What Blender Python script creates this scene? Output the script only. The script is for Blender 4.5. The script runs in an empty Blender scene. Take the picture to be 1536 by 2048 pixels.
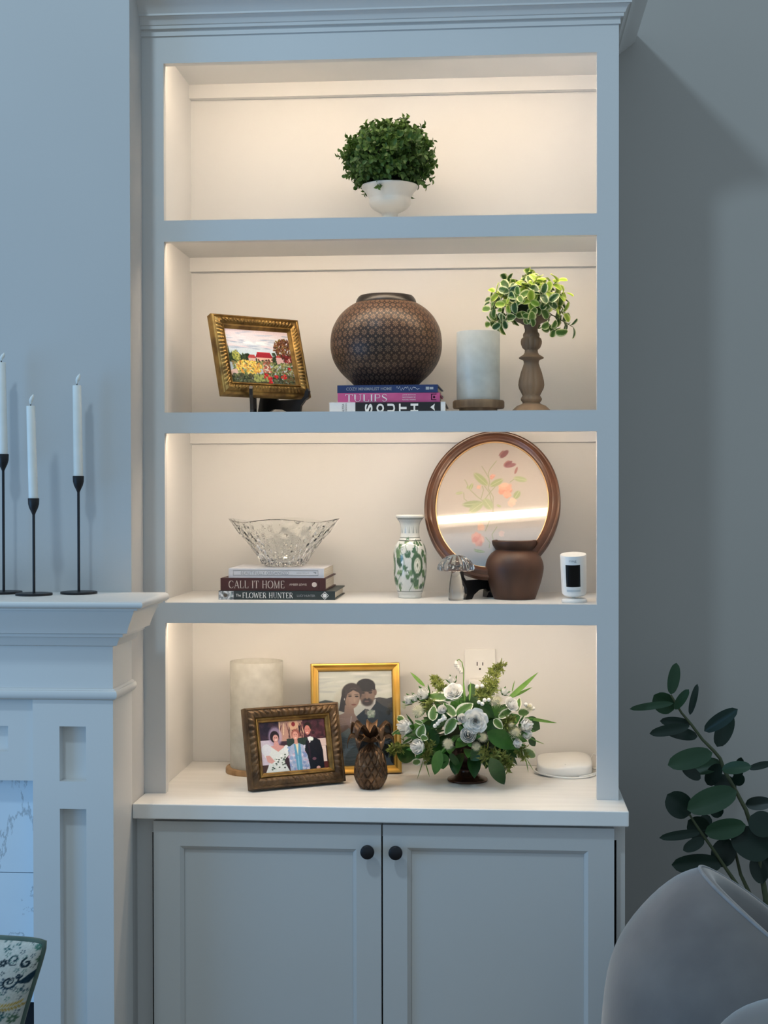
import bpy, bmesh, math, random
import numpy as np
from mathutils import Vector, Matrix, Euler

random.seed(7)
rng = np.random.default_rng(7)
PI = math.pi
scene = bpy.context.scene
COL = scene.collection

# ------------------------------------------------------------------ camera
F, ZC, DIST = 2840.0, 1.47, 2.84
YAW, PITCH, ROLL = .0791, .0124, -.0016
_fwd = Vector((-math.sin(YAW)*math.cos(PITCH), math.cos(YAW)*math.cos(PITCH), -math.sin(PITCH)))
_rt = Vector((math.cos(YAW), math.sin(YAW), 0))
_up = _rt.cross(_fwd)
CR = _rt*math.cos(ROLL) + _up*math.sin(ROLL)
CU = -_rt*math.sin(ROLL) + _up*math.cos(ROLL)
CW = _fwd
CLOC = Vector((0, -DIST, ZC))
cam = bpy.data.cameras.new('camera')
cam.sensor_fit = 'HORIZONTAL'; cam.sensor_width = 36
cam.lens = 36*F/1536
cam_ob = bpy.data.objects.new('camera', cam); COL.objects.link(cam_ob)
cam_ob.matrix_world = Matrix(((CR.x, CU.x, -CW.x, CLOC.x), (CR.y, CU.y, -CW.y, CLOC.y), (CR.z, CU.z, -CW.z, CLOC.z), (0, 0, 0, 1)))
scene.camera = cam_ob

# measuring helpers: where the sight line of a photograph pixel meets a plane of the room
def _ray(px, py): return CW + CR*((px-768)/F) - CU*((py-1024)/F)
def aty(px, py, y): d = _ray(px, py); return CLOC + d*((y-CLOC.y)/d.y)
def atz(px, py, z): d = _ray(px, py); return CLOC + d*((z-CLOC.z)/d.z)
def sc(y): return F/(DIST+y)          # pixels per metre at depth y

# ------------------------------------------------------------------ world, lights, exposure
scene.view_settings.view_transform = 'Standard'
scene.view_settings.look = 'None'
scene.view_settings.exposure = 0.0
scene.view_settings.gamma = 1.0
scene.view_settings.use_curve_mapping = False
world = bpy.data.worlds.new('room_air'); scene.world = world
world.use_nodes = True
world.node_tree.nodes['Background'].inputs[0].default_value = (.69, .87, 1.0, 1)
world.node_tree.nodes['Background'].inputs[1].default_value = .485

def area_light(name, loc, target, sx, sy, color, power, shape='RECTANGLE'):
    l = bpy.data.lights.new(name, 'AREA'); l.shape = shape; l.size = sx; l.size_y = sy
    l.color = color; l.energy = power
    o = bpy.data.objects.new(name, l); COL.objects.link(o)
    o.location = loc
    o.rotation_euler = (Vector(target)-Vector(loc)).to_track_quat('-Z', 'Y').to_euler()
    return o
# tall windows of the room behind and left of the camera, and one small high window
area_light('window_daylight', (-3.2, -1.75, .95), (-.3, 0, 1.0), 2.0, 1.5, (.16, .50, 1.0), 36)
area_light('high_window_light', (-1.25, -2.2, 4.1), (.5, .35, 1.9), .28, .28, (.62, .84, 1.0), 29, 'ELLIPSE')
LED_COL, LED_POWER = (1.0, .785, .565), 33.0

# ------------------------------------------------------------------ materials
def lin(c):
    if isinstance(c, str):
        c = [int(c[i:i+2], 16)/255 for i in (0, 2, 4)]
    return tuple(((v/12.92) if v <= .04045 else ((v+.055)/1.055)**2.4) for v in c)

def material(name, color, rough=.5, metal=0., vary=None, vscale=20., bump=0., bscale=60., spec=.5, stretch=None,
             coat=0., sheen=0., trans=0., ior=1.45, emit=None, estr=0., detail=3., band=None):
    m = bpy.data.materials.new(name); m.use_nodes = True
    nt = m.node_tree; b = nt.nodes['Principled BSDF']
    c = lin(color) if isinstance(color, str) else tuple(color)
    b.inputs['Base Color'].default_value = (*c, 1)
    b.inputs['Roughness'].default_value = rough
    b.inputs['Metallic'].default_value = metal
    b.inputs['Specular IOR Level'].default_value = spec
    b.inputs['Coat Weight'].default_value = coat
    b.inputs['Coat Roughness'].default_value = .1
    b.inputs['Sheen Weight'].default_value = sheen
    b.inputs['Transmission Weight'].default_value = trans
    b.inputs['IOR'].default_value = ior
    if emit: b.inputs['Emission Color'].default_value = (*emit, 1); b.inputs['Emission Strength'].default_value = estr
    tc = nt.nodes.new('ShaderNodeTexCoord'); mp = nt.nodes.new('ShaderNodeMapping')
    nt.links.new(tc.outputs['Object'], mp.inputs['Vector'])
    if stretch: mp.inputs['Scale'].default_value = stretch
    if vary:
        c2 = lin(vary) if isinstance(vary, str) else tuple(vary)
        n = nt.nodes.new('ShaderNodeTexNoise'); n.inputs['Scale'].default_value = vscale; n.inputs['Detail'].default_value = detail
        nt.links.new(mp.outputs[0], n.inputs['Vector'])
        r = nt.nodes.new('ShaderNodeValToRGB')
        lo, hi = band or (.35, .65)
        r.color_ramp.elements[0].position = lo; r.color_ramp.elements[1].position = hi
        r.color_ramp.elements[0].color = (*c, 1); r.color_ramp.elements[1].color = (*c2, 1)
        nt.links.new(n.outputs[0], r.inputs[0]); nt.links.new(r.outputs[0], b.inputs['Base Color'])
    if bump:
        n = nt.nodes.new('ShaderNodeTexNoise'); n.inputs['Scale'].default_value = bscale; n.inputs['Detail'].default_value = 3
        nt.links.new(mp.outputs[0], n.inputs['Vector'])
        bp = nt.nodes.new('ShaderNodeBump'); bp.inputs['Strength'].default_value = bump; bp.inputs['Distance'].default_value = .002
        nt.links.new(n.outputs[0], bp.inputs['Height']); nt.links.new(bp.outputs[0], b.inputs['Normal'])
    return m

def attr_material(name, rough=.5, spec=.3, coat=0., bump=0., bscale=200.):
    m = material(name, (.5, .5, .5), rough, spec=spec, coat=coat, bump=bump, bscale=bscale)
    nt = m.node_tree; a = nt.nodes.new('ShaderNodeAttribute'); a.attribute_name = 'Col'
    nt.links.new(a.outputs['Color'], nt.nodes['Principled BSDF'].inputs['Base Color'])
    return m

def pane_material(name, tint=(1, 1, 1), ior=1.5, rough=.0):
    m = bpy.data.materials.new(name); m.use_nodes = True
    nt = m.node_tree; nt.nodes.clear()
    out = nt.nodes.new('ShaderNodeOutputMaterial'); mix = nt.nodes.new('ShaderNodeMixShader')
    fr = nt.nodes.new('ShaderNodeFresnel'); fr.inputs[0].default_value = ior
    t = nt.nodes.new('ShaderNodeBsdfTransparent'); t.inputs[0].default_value = (*tint, 1)
    g = nt.nodes.new('ShaderNodeBsdfGlossy'); g.inputs['Roughness'].default_value = rough
    nt.links.new(fr.outputs[0], mix.inputs[0]); nt.links.new(t.outputs[0], mix.inputs[1]); nt.links.new(g.outputs[0], mix.inputs[2])
    nt.links.new(mix.outputs[0], out.inputs[0])
    return m

def frosted_material(name, color, clear=.25, vscale=25.):
    m = bpy.data.materials.new(name); m.use_nodes = True
    nt = m.node_tree; nt.nodes.clear()
    out = nt.nodes.new('ShaderNodeOutputMaterial')
    d = nt.nodes.new('ShaderNodeBsdfDiffuse'); d.inputs[0].default_value = (*color, 1)
    tl = nt.nodes.new('ShaderNodeBsdfTranslucent'); tl.inputs[0].default_value = (*color, 1)
    tp = nt.nodes.new('ShaderNodeBsdfTransparent'); tp.inputs[0].default_value = (*color, 1)
    gl = nt.nodes.new('ShaderNodeBsdfGlossy'); gl.inputs['Roughness'].default_value = .35
    m1 = nt.nodes.new('ShaderNodeMixShader'); m1.inputs[0].default_value = .55
    m2 = nt.nodes.new('ShaderNodeMixShader'); m3 = nt.nodes.new('ShaderNodeMixShader'); m3.inputs[0].default_value = .05
    tc = nt.nodes.new('ShaderNodeTexCoord'); n = nt.nodes.new('ShaderNodeTexNoise'); n.inputs['Scale'].default_value = vscale; n.inputs['Detail'].default_value = 5
    mr = nt.nodes.new('ShaderNodeMapRange'); mr.inputs[1].default_value = .3; mr.inputs[2].default_value = .7
    mr.inputs[3].default_value = clear*.6; mr.inputs[4].default_value = clear*1.4
    nt.links.new(tc.outputs['Object'], n.inputs['Vector']); nt.links.new(n.outputs[0], mr.inputs[0])
    nt.links.new(d.outputs[0], m1.inputs[1]); nt.links.new(tl.outputs[0], m1.inputs[2])
    nt.links.new(mr.outputs[0], m2.inputs[0]); nt.links.new(m1.outputs[0], m2.inputs[1]); nt.links.new(tp.outputs[0], m2.inputs[2])
    nt.links.new(m2.outputs[0], m3.inputs[1]); nt.links.new(gl.outputs[0], m3.inputs[2])
    nt.links.new(m3.outputs[0], out.inputs[0])
    return m

M = {}
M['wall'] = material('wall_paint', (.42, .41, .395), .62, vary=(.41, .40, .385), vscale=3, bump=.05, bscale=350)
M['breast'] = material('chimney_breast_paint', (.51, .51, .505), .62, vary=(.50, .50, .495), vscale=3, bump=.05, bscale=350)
M['trim'] = material('trim_paint', (.70, .695, .68), .34, vary=(.685, .68, .665), vscale=4)
M['cabinet'] = material('cabinet_paint', (.635, .635, .63), .36, vary=(.62, .62, .615), vscale=4)
M['inside'] = material('niche_paint', (.75, .745, .735), .42, vary=(.735, .73, .72), vscale=4)  # the frames' paint, lightened so the niches come out brighter
M['door'] = material('cabinet_door_paint', (.60, .60, .59), .38, vary=(.585, .585, .575), vscale=3)
M['counter'] = material('countertop_white', (.87, .855, .83), .28, vary=(.81, .795, .77), vscale=5, stretch=(1.2, 14, 1))
M['dark_gap'] = material('dark_void', (.01, .012, .015), .8)
M['black_metal'] = material('matte_black_metal', (.012, .013, .016), .42, .3, vary=(.02, .02, .024), vscale=30)
M['led'] = material('led_diffuser', (.9, .9, .9), .5, emit=LED_COL, estr=LED_POWER)
M['candle'] = material('ivory_wax', (.80, .82, .80), .45, vary=(.74, .77, .75), vscale=25)
M['floor'] = material('floor_oak', (.22, .15, .09), .45, vary=(.30, .21, .13), vscale=6, stretch=(1, 12, 1))
M['white_plastic'] = material('white_plastic', (.82, .82, .80), .35, vary=(.80, .80, .78), vscale=10)
M['black_gloss'] = material('black_gloss', (.003, .003, .004), .12, vary=(.005, .005, .006), vscale=10)
M['page'] = material('page_edges', (.72, .66, .56), .8, vary=(.58, .52, .43), vscale=12, stretch=(1, 1, 60))
M['ink_dark'] = material('dark_print', (.05, .05, .055), .6)
M['ink_grey'] = material('grey_print', (.30, .31, .33), .6)
M['ink_white'] = material('white_print', (.80, .80, .78), .6)
M['ink_cream'] = material('cream_print', (.62, .52, .46), .6)

# ------------------------------------------------------------------ mesh helpers
class MB:
    def __init__(s): s.v = []; s.f = []
    def add(s, verts, faces):
        o = len(s.v); s.v += [tuple(p) for p in verts]; s.f += [tuple(i+o for i in q) for q in faces]; return s
    def box(s, x0, x1, y0, y1, z0, z1):
        return s.add([(x0, y0, z0), (x1, y0, z0), (x1, y1, z0), (x0, y1, z0), (x0, y0, z1), (x1, y0, z1), (x1, y1, z1), (x0, y1, z1)],
                     [(0, 3, 2, 1), (4, 5, 6, 7), (0, 1, 5, 4), (1, 2, 6, 5), (2, 3, 7, 6), (3, 0, 4, 7)])
    def lathe(s, prof, c=(0, 0, 0), seg=48, mod=None, close=False):
        """prof: (radius, z); mod(theta, j, r, z) -> (r, z)"""
        n = len(prof); vs = []
        for j, (r, z) in enumerate(prof):
            for i in range(seg):
                t = 2*PI*i/seg
                rr, zz = mod(t, j, r, z) if mod else (r, z)
                vs.append((c[0]+rr*math.cos(t), c[1]+rr*math.sin(t), c[2]+zz))
        fs = []
        for j in range(n-1 if not close else n):
            k = (j+1) % n
            for i in range(seg):
                i2 = (i+1) % seg
                fs.append((j*seg+i, j*seg+i2, k*seg+i2, k*seg+i))
        if not close:
            if prof[0][0] > 1e-5: fs.append(tuple(reversed(range(seg))))
            if prof[-1][0] > 1e-5: fs.append(tuple((n-1)*seg+i for i in range(seg)))
        return s.add(vs, fs)
    def tube(s, pts, r, seg=8, cap=True):
        pts = [Vector(p) for p in pts]; n = len(pts)
        rs = r if isinstance(r, (list, tuple)) else [r]*n
        vs = []; ref = None
        for k, p in enumerate(pts):
            d = (pts[min(k+1, n-1)]-pts[max(k-1, 0)])
            d = d.normalized() if d.length > 1e-9 else Vector((0, 0, 1))
            if ref is None: ref = d.orthogonal().normalized()
            ref = (ref - d*ref.dot(d)); ref = ref.normalized() if ref.length > 1e-6 else d.orthogonal().normalized()
            b = d.cross(ref)
            for i in range(seg):
                t = 2*PI*i/seg
                vs.append(p + ref*(rs[k]*math.cos(t)) + b*(rs[k]*math.sin(t)))
        fs = [(j*seg+i, j*seg+(i+1) % seg, (j+1)*seg+(i+1) % seg, (j+1)*seg+i) for j in range(n-1) for i in range(seg)]
        if cap: fs += [tuple(reversed(range(seg))), tuple((n-1)*seg+i for i in range(seg))]
        return s.add(vs, fs)
    def prism(s, poly, fn, d0, d1):
        """poly: list of (a,b); fn(a,b,d)->xyz; extruded d0..d1"""
        n = len(poly)
        vs = [fn(a, b, d0) for a, b in poly]+[fn(a, b, d1) for a, b in poly]
        return s.add(vs, [tuple(reversed(range(n))), tuple(range(n, 2*n))]+[(i, (i+1) % n, n+(i+1) % n, n+i) for i in range(n)])
    def ball(s, c, r, seg=10, rings=6, sz=1.0):
        prof = [(r*math.sin(PI*j/rings)+1e-6*(j in (0, rings)), -r*sz*math.cos(PI*j/rings)) for j in range(rings+1)]
        return s.lathe(prof, c, seg)
    def grid(s, nu, nv, fn):
        vs = [fn(i/nu, j/nv) for j in range(nv+1) for i in range(nu+1)]
        return s.add(vs, [(j*(nu+1)+i, j*(nu+1)+i+1, (j+1)*(nu+1)+i+1, (j+1)*(nu+1)+i) for j in range(nv) for i in range(nu)])
    def xf(s, m):
        s.v = [tuple(m @ Vector(p)) for p in s.v]; return s
    def mesh(s, name, smooth=None, recalc=True):
        me = bpy.data.meshes.new(name); me.from_pydata(s.v, [], s.f)
        if recalc:
            bm = bmesh.new(); bm.from_mesh(me)
            bmesh.ops.recalc_face_normals(bm, faces=bm.faces); bm.to_mesh(me); bm.free()
        if smooth is not None:
            me.polygons.foreach_set('use_smooth', [True]*len(me.polygons))
            if smooth < 180: me.set_sharp_from_angle(angle=math.radians(smooth))
        me.update()
        return me

def link(name, me, mat, parent=None, world=False):
    o = bpy.data.objects.new(name, me); COL.objects.link(o)
    if mat and not me.materials: me.materials.append(mat)
    if parent:
        o.parent = parent
        if world: o.matrix_parent_inverse = full_matrix(parent).inverted()
    return o
def full_matrix(o):
    m = Matrix.LocRotScale(o.location, o.rotation_euler, o.scale)
    if o.parent: m = full_matrix(o.parent) @ o.matrix_parent_inverse @ m
    return m
def put(name, mb, mat, parent=None, smooth=None, world=False):
    return link(name, mb.mesh(name, smooth), mat, parent, world)
def tag(o, label=None, cat=None, group=None, kind=None):
    if label: o['label'] = label
    if cat: o['category'] = cat
    if group: o['group'] = group
    if kind: o['kind'] = kind
    return o
def thing(name, label, cat, loc=(0, 0, 0), rot=(0, 0, 0), group=None):
    o = bpy.data.objects.new(name, None); COL.objects.link(o)
    o.empty_display_size = .05
    o.location = loc; o.rotation_euler = rot
    return tag(o, label, cat, group)
def B(*a): return MB().box(*a)
def set_colors(me, cols):
    a = me.color_attributes.new('Col', 'FLOAT_COLOR', 'POINT')
    c = np.ones((len(me.vertices), 4), np.float32); c[:, :3] = cols
    a.data.foreach_set('color', c.ravel())

def text_mb(s, x0, x1, z0, z1, rot=0, bold=0.):
    """lettering lying in the xz plane (front is -y), scaled into the given box"""
    cu = bpy.data.curves.new('t', 'FONT'); cu.body = s; cu.size = 1; cu.resolution_u = 3; cu.offset = bold
    ob = bpy.data.objects.new('t', cu)
    me = bpy.data.meshes.new_from_object(ob)
    v = np.array([p.co[:2] for p in me.vertices]); f = [tuple(p.vertices) for p in me.polygons]
    bpy.data.objects.remove(ob); bpy.data.curves.remove(cu); bpy.data.meshes.remove(me)
    if rot == 90: v = np.stack([-v[:, 1], v[:, 0]], 1)
    lo, hi = v.min(0), v.max(0)
    v = (v-lo)/(hi-lo)
    return MB().add([(x0+a*(x1-x0), 0, z0+b*(z1-z0)) for a, b in v], f)

# high-contrast serif capitals as strokes: (width, [(thick?, polyline)...], serifs[(x, y)])
def _arc(cx, cy, rx, ry, a0, a1, n=14): return [(cx+rx*math.cos(math.radians(a0+(a1-a0)*i/n)), cy+ry*math.sin(math.radians(a0+(a1-a0)*i/n))) for i in range(n+1)]
SERIF = {
 'T': (.8, [(1, [(.4, 0), (.4, 1)]), (0, [(.03, .97), (.77, .97)]), (0, [(.03, .97), (.03, .78)]), (0, [(.77, .97), (.77, .78)])], [(.4, 0)]),
 'U': (.9, [(1, [(.17, 1), (.17, .3)]), (0, [(.17, .3)]+_arc(.45, .3, .28, .28, 180, 360)), (0, [(.73, .3), (.73, 1)])], [(.17, 1), (.73, 1)]),
 'L': (.72, [(1, [(.17, 0), (.17, 1)]), (0, [(.1, .03), (.66, .03)]), (0, [(.66, .03), (.66, .26)])], [(.17, 1)]),
 'I': (.34, [(1, [(.17, 0), (.17, 1)])], [(.17, 0), (.17, 1)]),
 'P': (.74, [(1, [(.17, 0), (.17, 1)]), (0, [(.17, .97), (.42, .97)]+_arc(.42, .73, .24, .24, 90, -90)+[(.17, .49)])], [(.17, 0)]),
 'S': (.66, [(0, _arc(.33, .75, .22, .22, 20, 180)), (1, [(.11, .75), (.16, .62), (.33, .51), (.5, .4), (.55, .25)]), (0, _arc(.33, .25, .22, .22, 0, -160))], []),
 'C': (.86, [(0, _arc(.46, .5, .4, .48, 35, 115)), (1, _arc(.46, .5, .4, .48, 115, 245)), (0, _arc(.46, .5, .4, .48, 245, 325))], []),
 'A': (.86, [(0, [(.08, 0), (.43, 1)]), (1, [(.43, 1), (.78, 0)]), (0, [(.2, .33), (.64, .33)])], [(.08, 0), (.78, 0)]),
 'H': (.9, [(1, [(.17, 0), (.17, 1)]), (1, [(.73, 0), (.73, 1)]), (0, [(.17, .52), (.73, .52)])], [(.17, 0), (.17, 1), (.73, 0), (.73, 1)]),
 'O': (.95, [(0, _arc(.47, .5, .41, .48, 60, 120)), (1, _arc(.47, .5, .41, .48, 120, 240)), (0, _arc(.47, .5, .41, .48, 240, 300)), (1, _arc(.47, .5, .41, .48, -60, 60))], []),
 'M': (1.05, [(0, [(.14, 0), (.16, 1)]), (1, [(.16, 1), (.52, .02)]), (0, [(.52, .02), (.88, 1)]), (1, [(.88, 0), (.88, 1)])], [(.14, 0), (.88, 0)]),
 'E': (.7, [(1, [(.17, 0), (.17, 1)]), (0, [(.1, .97), (.62, .97)]), (0, [(.17, .52), (.5, .52)]), (0, [(.1, .03), (.64, .03)]), (0, [(.62, .97), (.62, .8)]), (0, [(.64, .03), (.64, .22)])], []),
 'F': (.66, [(1, [(.17, 0), (.17, 1)]), (0, [(.1, .97), (.6, .97)]), (0, [(.17, .52), (.48, .52)]), (0, [(.6, .97), (.6, .8)])], [(.17, 0)]),
 'W': (1.15, [(1, [(.06, 1), (.32, 0)]), (0, [(.32, 0), (.57, .9)]), (1, [(.57, .9), (.83, 0)]), (0, [(.83, 0), (1.08, 1)])], [(.06, 1), (1.08, 1)]),
 'R': (.8, [(1, [(.17, 0), (.17, 1)]), (0, [(.17, .97), (.42, .97)]+_arc(.42, .74, .23, .23, 90, -90)+[(.17, .51)]), (1, [(.4, .51), (.72, 0)])], [(.17, 0)]),
 'N': (.9, [(0, [(.14, 0), (.14, 1)]), (1, [(.14, 1), (.76, 0)]), (0, [(.76, 0), (.76, 1)])], [(.14, 0), (.76, 1)]),
 '9': (.72, [(0, _arc(.35, .7, .25, .27, 0, 360, 20)), (1, [(.6, .7), (.58, .4), (.48, .12), (.25, 0)])], []),
 ' ': (.4, [], [])}
def serif_mb(s, x0, x1, z0, z1, thick=.13, thin=.055):
    segs = []; x = 0
    for ch in s:
        w, strokes, ser = SERIF[ch]
        for tk, pl in strokes: segs.append(([(x+a, b) for a, b in pl], thick if tk else thin))
        for a, b in ser: segs.append(([(x+a-.13, b*.95+.025), (x+a+.13, b*.95+.025)], .05))
        x += w+.06
    tot = x-.06; mb = MB(); kx = (x1-x0)/tot; kz = (z1-z0)
    for pl, w in segs:
        for (a, b), (c, d) in zip(pl, pl[1:]):
            L = math.hypot(c-a, d-b) or 1; nx, nz = -(d-b)/L*w/2, (c-a)/L*w/2
            q = [(a+nx, b+nz), (c+nx, d+nz), (c-nx, d-nz), (a-nx, b-nz)]
            mb.add([(x0+p*kx, 0, z0+r*kz) for p, r in q], [(0, 1, 2, 3)])
    return mb
def lettering(name, mb, mat, parent, y):
    mb.v = [(p[0], y, p[2]) for p in mb.v]
    me = bpy.data.meshes.new(name); me.from_pydata(mb.v, [], mb.f); me.update()
    return link(name, me, mat, parent)

# a small painter for flat prints (pictures, painted china, woven cloth)
class Canvas:
    def __init__(s, w, h, color): s.w, s.h = w, h; s.a = np.zeros((h, w, 3)); s.a[:] = s.c(color)
    def c(s, k): return np.array([int(k[i:i+2], 16)/255 for i in (0, 2, 4)]) if isinstance(k, str) else np.array(k, float)
    def _blend(s, mask, y0, x0, color, al):
        h, w = mask.shape; m = np.clip(mask, 0, 1)[..., None]*al
        t = s.a[y0:y0+h, x0:x0+w]; t[:] = t*(1-m)+s.c(color)*m
    def ell(s, cx, cy, rx, ry, color, ang=0, soft=.12, al=1.):
        cx *= s.w; rx *= s.w; cy *= s.h; ry *= s.h
        R = max(rx, ry)*1.3+2
        x0, x1 = max(0, int(cx-R)), min(s.w, int(cx+R)+1); y0, y1 = max(0, int(cy-R)), min(s.h, int(cy+R)+1)
        if x1 <= x0 or y1 <= y0: return
        Y, X = np.mgrid[y0:y1, x0:x1]; dx, dy = X+.5-cx, Y+.5-cy
        ca, sa = math.cos(math.radians(ang)), math.sin(math.radians(ang))
        u, v = (dx*ca+dy*sa)/max(rx, .3), (-dx*sa+dy*ca)/max(ry, .3)
        d = np.sqrt(u*u+v*v); sf = max(soft, .7/max(min(rx, ry), .7))
        s._blend((1+sf/2-d)/sf, y0, x0, color, al)
    def poly(s, pts, color, al=1.):
        P = np.array(pts, float)*[s.w, s.h]
        x0, y0 = np.maximum(P.min(0).astype(int)-1, 0); x1 = min(s.w, int(P[:, 0].max())+2); y1 = min(s.h, int(P[:, 1].max())+2)
        if x1 <= x0 or y1 <= y0: return
        acc = 0
        for oy in (.25, .75):
            for ox in (.25, .75):
                Y, X = np.mgrid[y0:y1, x0:x1]; X = X+ox; Y = Y+oy
                ins = np.zeros(X.shape, bool); n = len(P)
                for i in range(n):
                    (ax, ay), (bx, by) = P[i], P[(i+1) % n]
                    if ay == by: continue
                    ins ^= ((ay > Y) != (by > Y)) & (X < (bx-ax)*(Y-ay)/(by-ay)+ax)
                acc = acc+ins*.25
        s._blend(acc, y0, x0, color, al)
    def line(s, pts, wd, color, al=1., taper=False):
        P = [np.array(p, float)*[s.w, s.h] for p in pts]
        tot = sum(np.linalg.norm(b-a) for a, b in zip(P, P[1:])) or 1; run = 0
        for a, b in zip(P, P[1:]):
            L = np.linalg.norm(b-a); n = max(1, int(L/.6))
            for k in range(n):
                q = a+(b-a)*k/n; t = (run+L*k/n)/tot
                r = wd*s.w/2*((1-.75*t) if taper else 1)
                s.ell(q[0]/s.w, q[1]/s.h, r/s.w, r/s.h, color, al=al)
            run += L
    def spray(s, n, x0, x1, y0, y1, cols, r0, r1, asp=1., ang=None, al=.9):
        for _ in range(n):
            s.ell(random.uniform(x0, x1), random.uniform(y0, y1), random.uniform(r0, r1), random.uniform(r0, r1)*asp*s.w/s.h, random.choice(cols), ang if ang is not None else random.uniform(0, 180), .4, al)
    def noise(s, amp): s.a += rng.normal(0, amp, s.a.shape[:2])[..., None]; np.clip(s.a, 0, 1, out=s.a)
    def linear(s):
        a = np.clip(s.a, 0, 1)
        return np.where(a <= .04045, a/12.92, ((a+.055)/1.055)**2.4)
M['print'] = attr_material('printed_picture', .35, .4)
M['canvas'] = attr_material('painted_canvas', .7, .15, bump=.25, bscale=500)
def print_mesh(name, cv, w, h, keep=None):
    """a flat print in the xz plane, x centred, z from 0 to h"""
    nx, nz = cv.w, cv.h; lc = cv.linear()
    xs = (np.arange(nx)/(nx-1)-.5)*w; zs = (1-np.arange(nz)/(nz-1))*h
    V = np.stack([np.tile(xs, nz), np.zeros(nx*nz), np.repeat(zs, nx)], 1)
    I = np.arange(nx*nz).reshape(nz, nx)
    q = np.stack([I[1:, :-1], I[1:, 1:], I[:-1, 1:], I[:-1, :-1]], -1).reshape(-1, 4)
    if keep is not None:
        k = keep(V[:, 0], V[:, 2]); q = q[k[q].all(1)]
    me = bpy.data.meshes.new(name); me.from_pydata(V.tolist(), [], q.tolist()); me.update()
    set_colors(me, lc.reshape(-1, 3))
    return me

def frame_moulding(w, h, prof, n=60, orn=None):
    """rectangular picture frame, prof: (inset, forward) from the back outer edge round to the sight edge"""
    mb = MB()
    for k in range(4):
        vs = []
        for j, (t, p) in enumerate(prof):
            cs = [(-w/2+t, t), (w/2-t, t), (w/2-t, h-t), (-w/2+t, h-t)]
            a, b = cs[k], cs[(k+1) % 4]
            L = w if k % 2 == 0 else h
            for i in range(n+1):
                s_ = i/n
                e = orn(k, j, s_*L, L) if orn else 0
                vs.append((a[0]+(b[0]-a[0])*s_, -(p+e), a[1]+(b[1]-a[1])*s_))
        m = len(prof)
        mb.add(vs, [(j*(n+1)+i, j*(n+1)+i+1, (j+1)*(n+1)+i+1, (j+1)*(n+1)+i) for j in range(m-1) for i in range(n)])
    return mb

def corner_sweep(prof, x0, xc, yf, yb):
    """moulding with profile (out, z) running along x to a mitred right corner and back to yb"""
    mb = MB(); n = len(prof); vs = []
    for o, z in prof: vs += [(x0, yf-o, z), (xc+o, yf-o, z), (xc+o, yb, z)]
    fs = [(3*j+i, 3*j+i+1, 3*(j+1)+i+1, 3*(j+1)+i) for j in range(n-1) for i in range(2)]
    fs += [tuple(3*j for j in range(n)), tuple(3*j+2 for j in reversed(range(n)))]
    return mb.add(vs, fs)

# ------------------------------------------------------------------ levels measured from the photograph
XL, XR = -.6716, .1984            # opening between the stiles
XOL, XOR = -.7160, .2411          # outside of the bookcase
XWL, XWR = -.6909, .2330          # inside faces of its sides
NB = .349                         # depth of the niches
OPEN = [(ZC+.8724, ZC+.5553), (ZC+.5126, ZC+.1668), (ZC+.1247, ZC-.2192), (ZC-.2607, ZC-.6079)]   # top, bottom
CEIL = [ZC+.9246, ZC+.5351, ZC+.1465, ZC-.2395]
ZCOUNT = OPEN[3][1]
S1, S2, S3 = OPEN[0][1], OPEN[1][1], OPEN[2][1]
YBR = -.097                       # face of the chimney breast
YBK = .360                        # back wall

# ================================================================== THE SETTING
def struct(name, mb, mat, **k): return tag(put(name, mb, mat, **k), kind='structure')
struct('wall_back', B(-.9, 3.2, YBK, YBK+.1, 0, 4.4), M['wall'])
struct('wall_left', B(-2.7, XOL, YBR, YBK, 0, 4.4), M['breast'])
struct('floor', B(-2.7, 3.2, -3.6, YBK, -.05, 0), M['floor'])

def marble():
    m = material('veined_marble', (.74, .84, .92), .22, vary=(.68, .78, .87), vscale=4, detail=6)
    nt = m.node_tree; b = nt.nodes['Principled BSDF']; ramp = b.inputs['Base Color'].links[0].from_node
    tc = nt.nodes.new('ShaderNodeTexCoord'); n = nt.nodes.new('ShaderNodeTexNoise')
    n.inputs['Scale'].default_value = 3.2; n.inputs['Detail'].default_value = 9; n.inputs['Roughness'].default_value = .62; n.inputs['Distortion'].default_value = .6
    nt.links.new(tc.outputs['Object'], n.inputs['Vector'])
    s = nt.nodes.new('ShaderNodeMath'); s.operation = 'SUBTRACT'; s.inputs[1].default_value = .5
    a = nt.nodes.new('ShaderNodeMath'); a.operation = 'ABSOLUTE'
    r = nt.nodes.new('ShaderNodeMapRange'); r.inputs[1].default_value = 0; r.inputs[2].default_value = .008; r.inputs[3].default_value = .6; r.inputs[4].default_value = 0
    mx = nt.nodes.new('ShaderNodeMix'); mx.data_type = 'RGBA'
    nt.links.new(n.outputs[0], s.inputs[0]); nt.links.new(s.outputs[0], a.inputs[0]); nt.links.new(a.outputs[0], r.inputs[0])
    nt.links.new(r.outputs[0], mx.inputs[0]); nt.links.new(ramp.outputs[0], mx.inputs[6]); mx.inputs[7].default_value = (.22, .25, .28, 1)
    nt.links.new(mx.outputs[2], b.inputs['Base Color'])
    return m
M['marble'] = marble()

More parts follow.
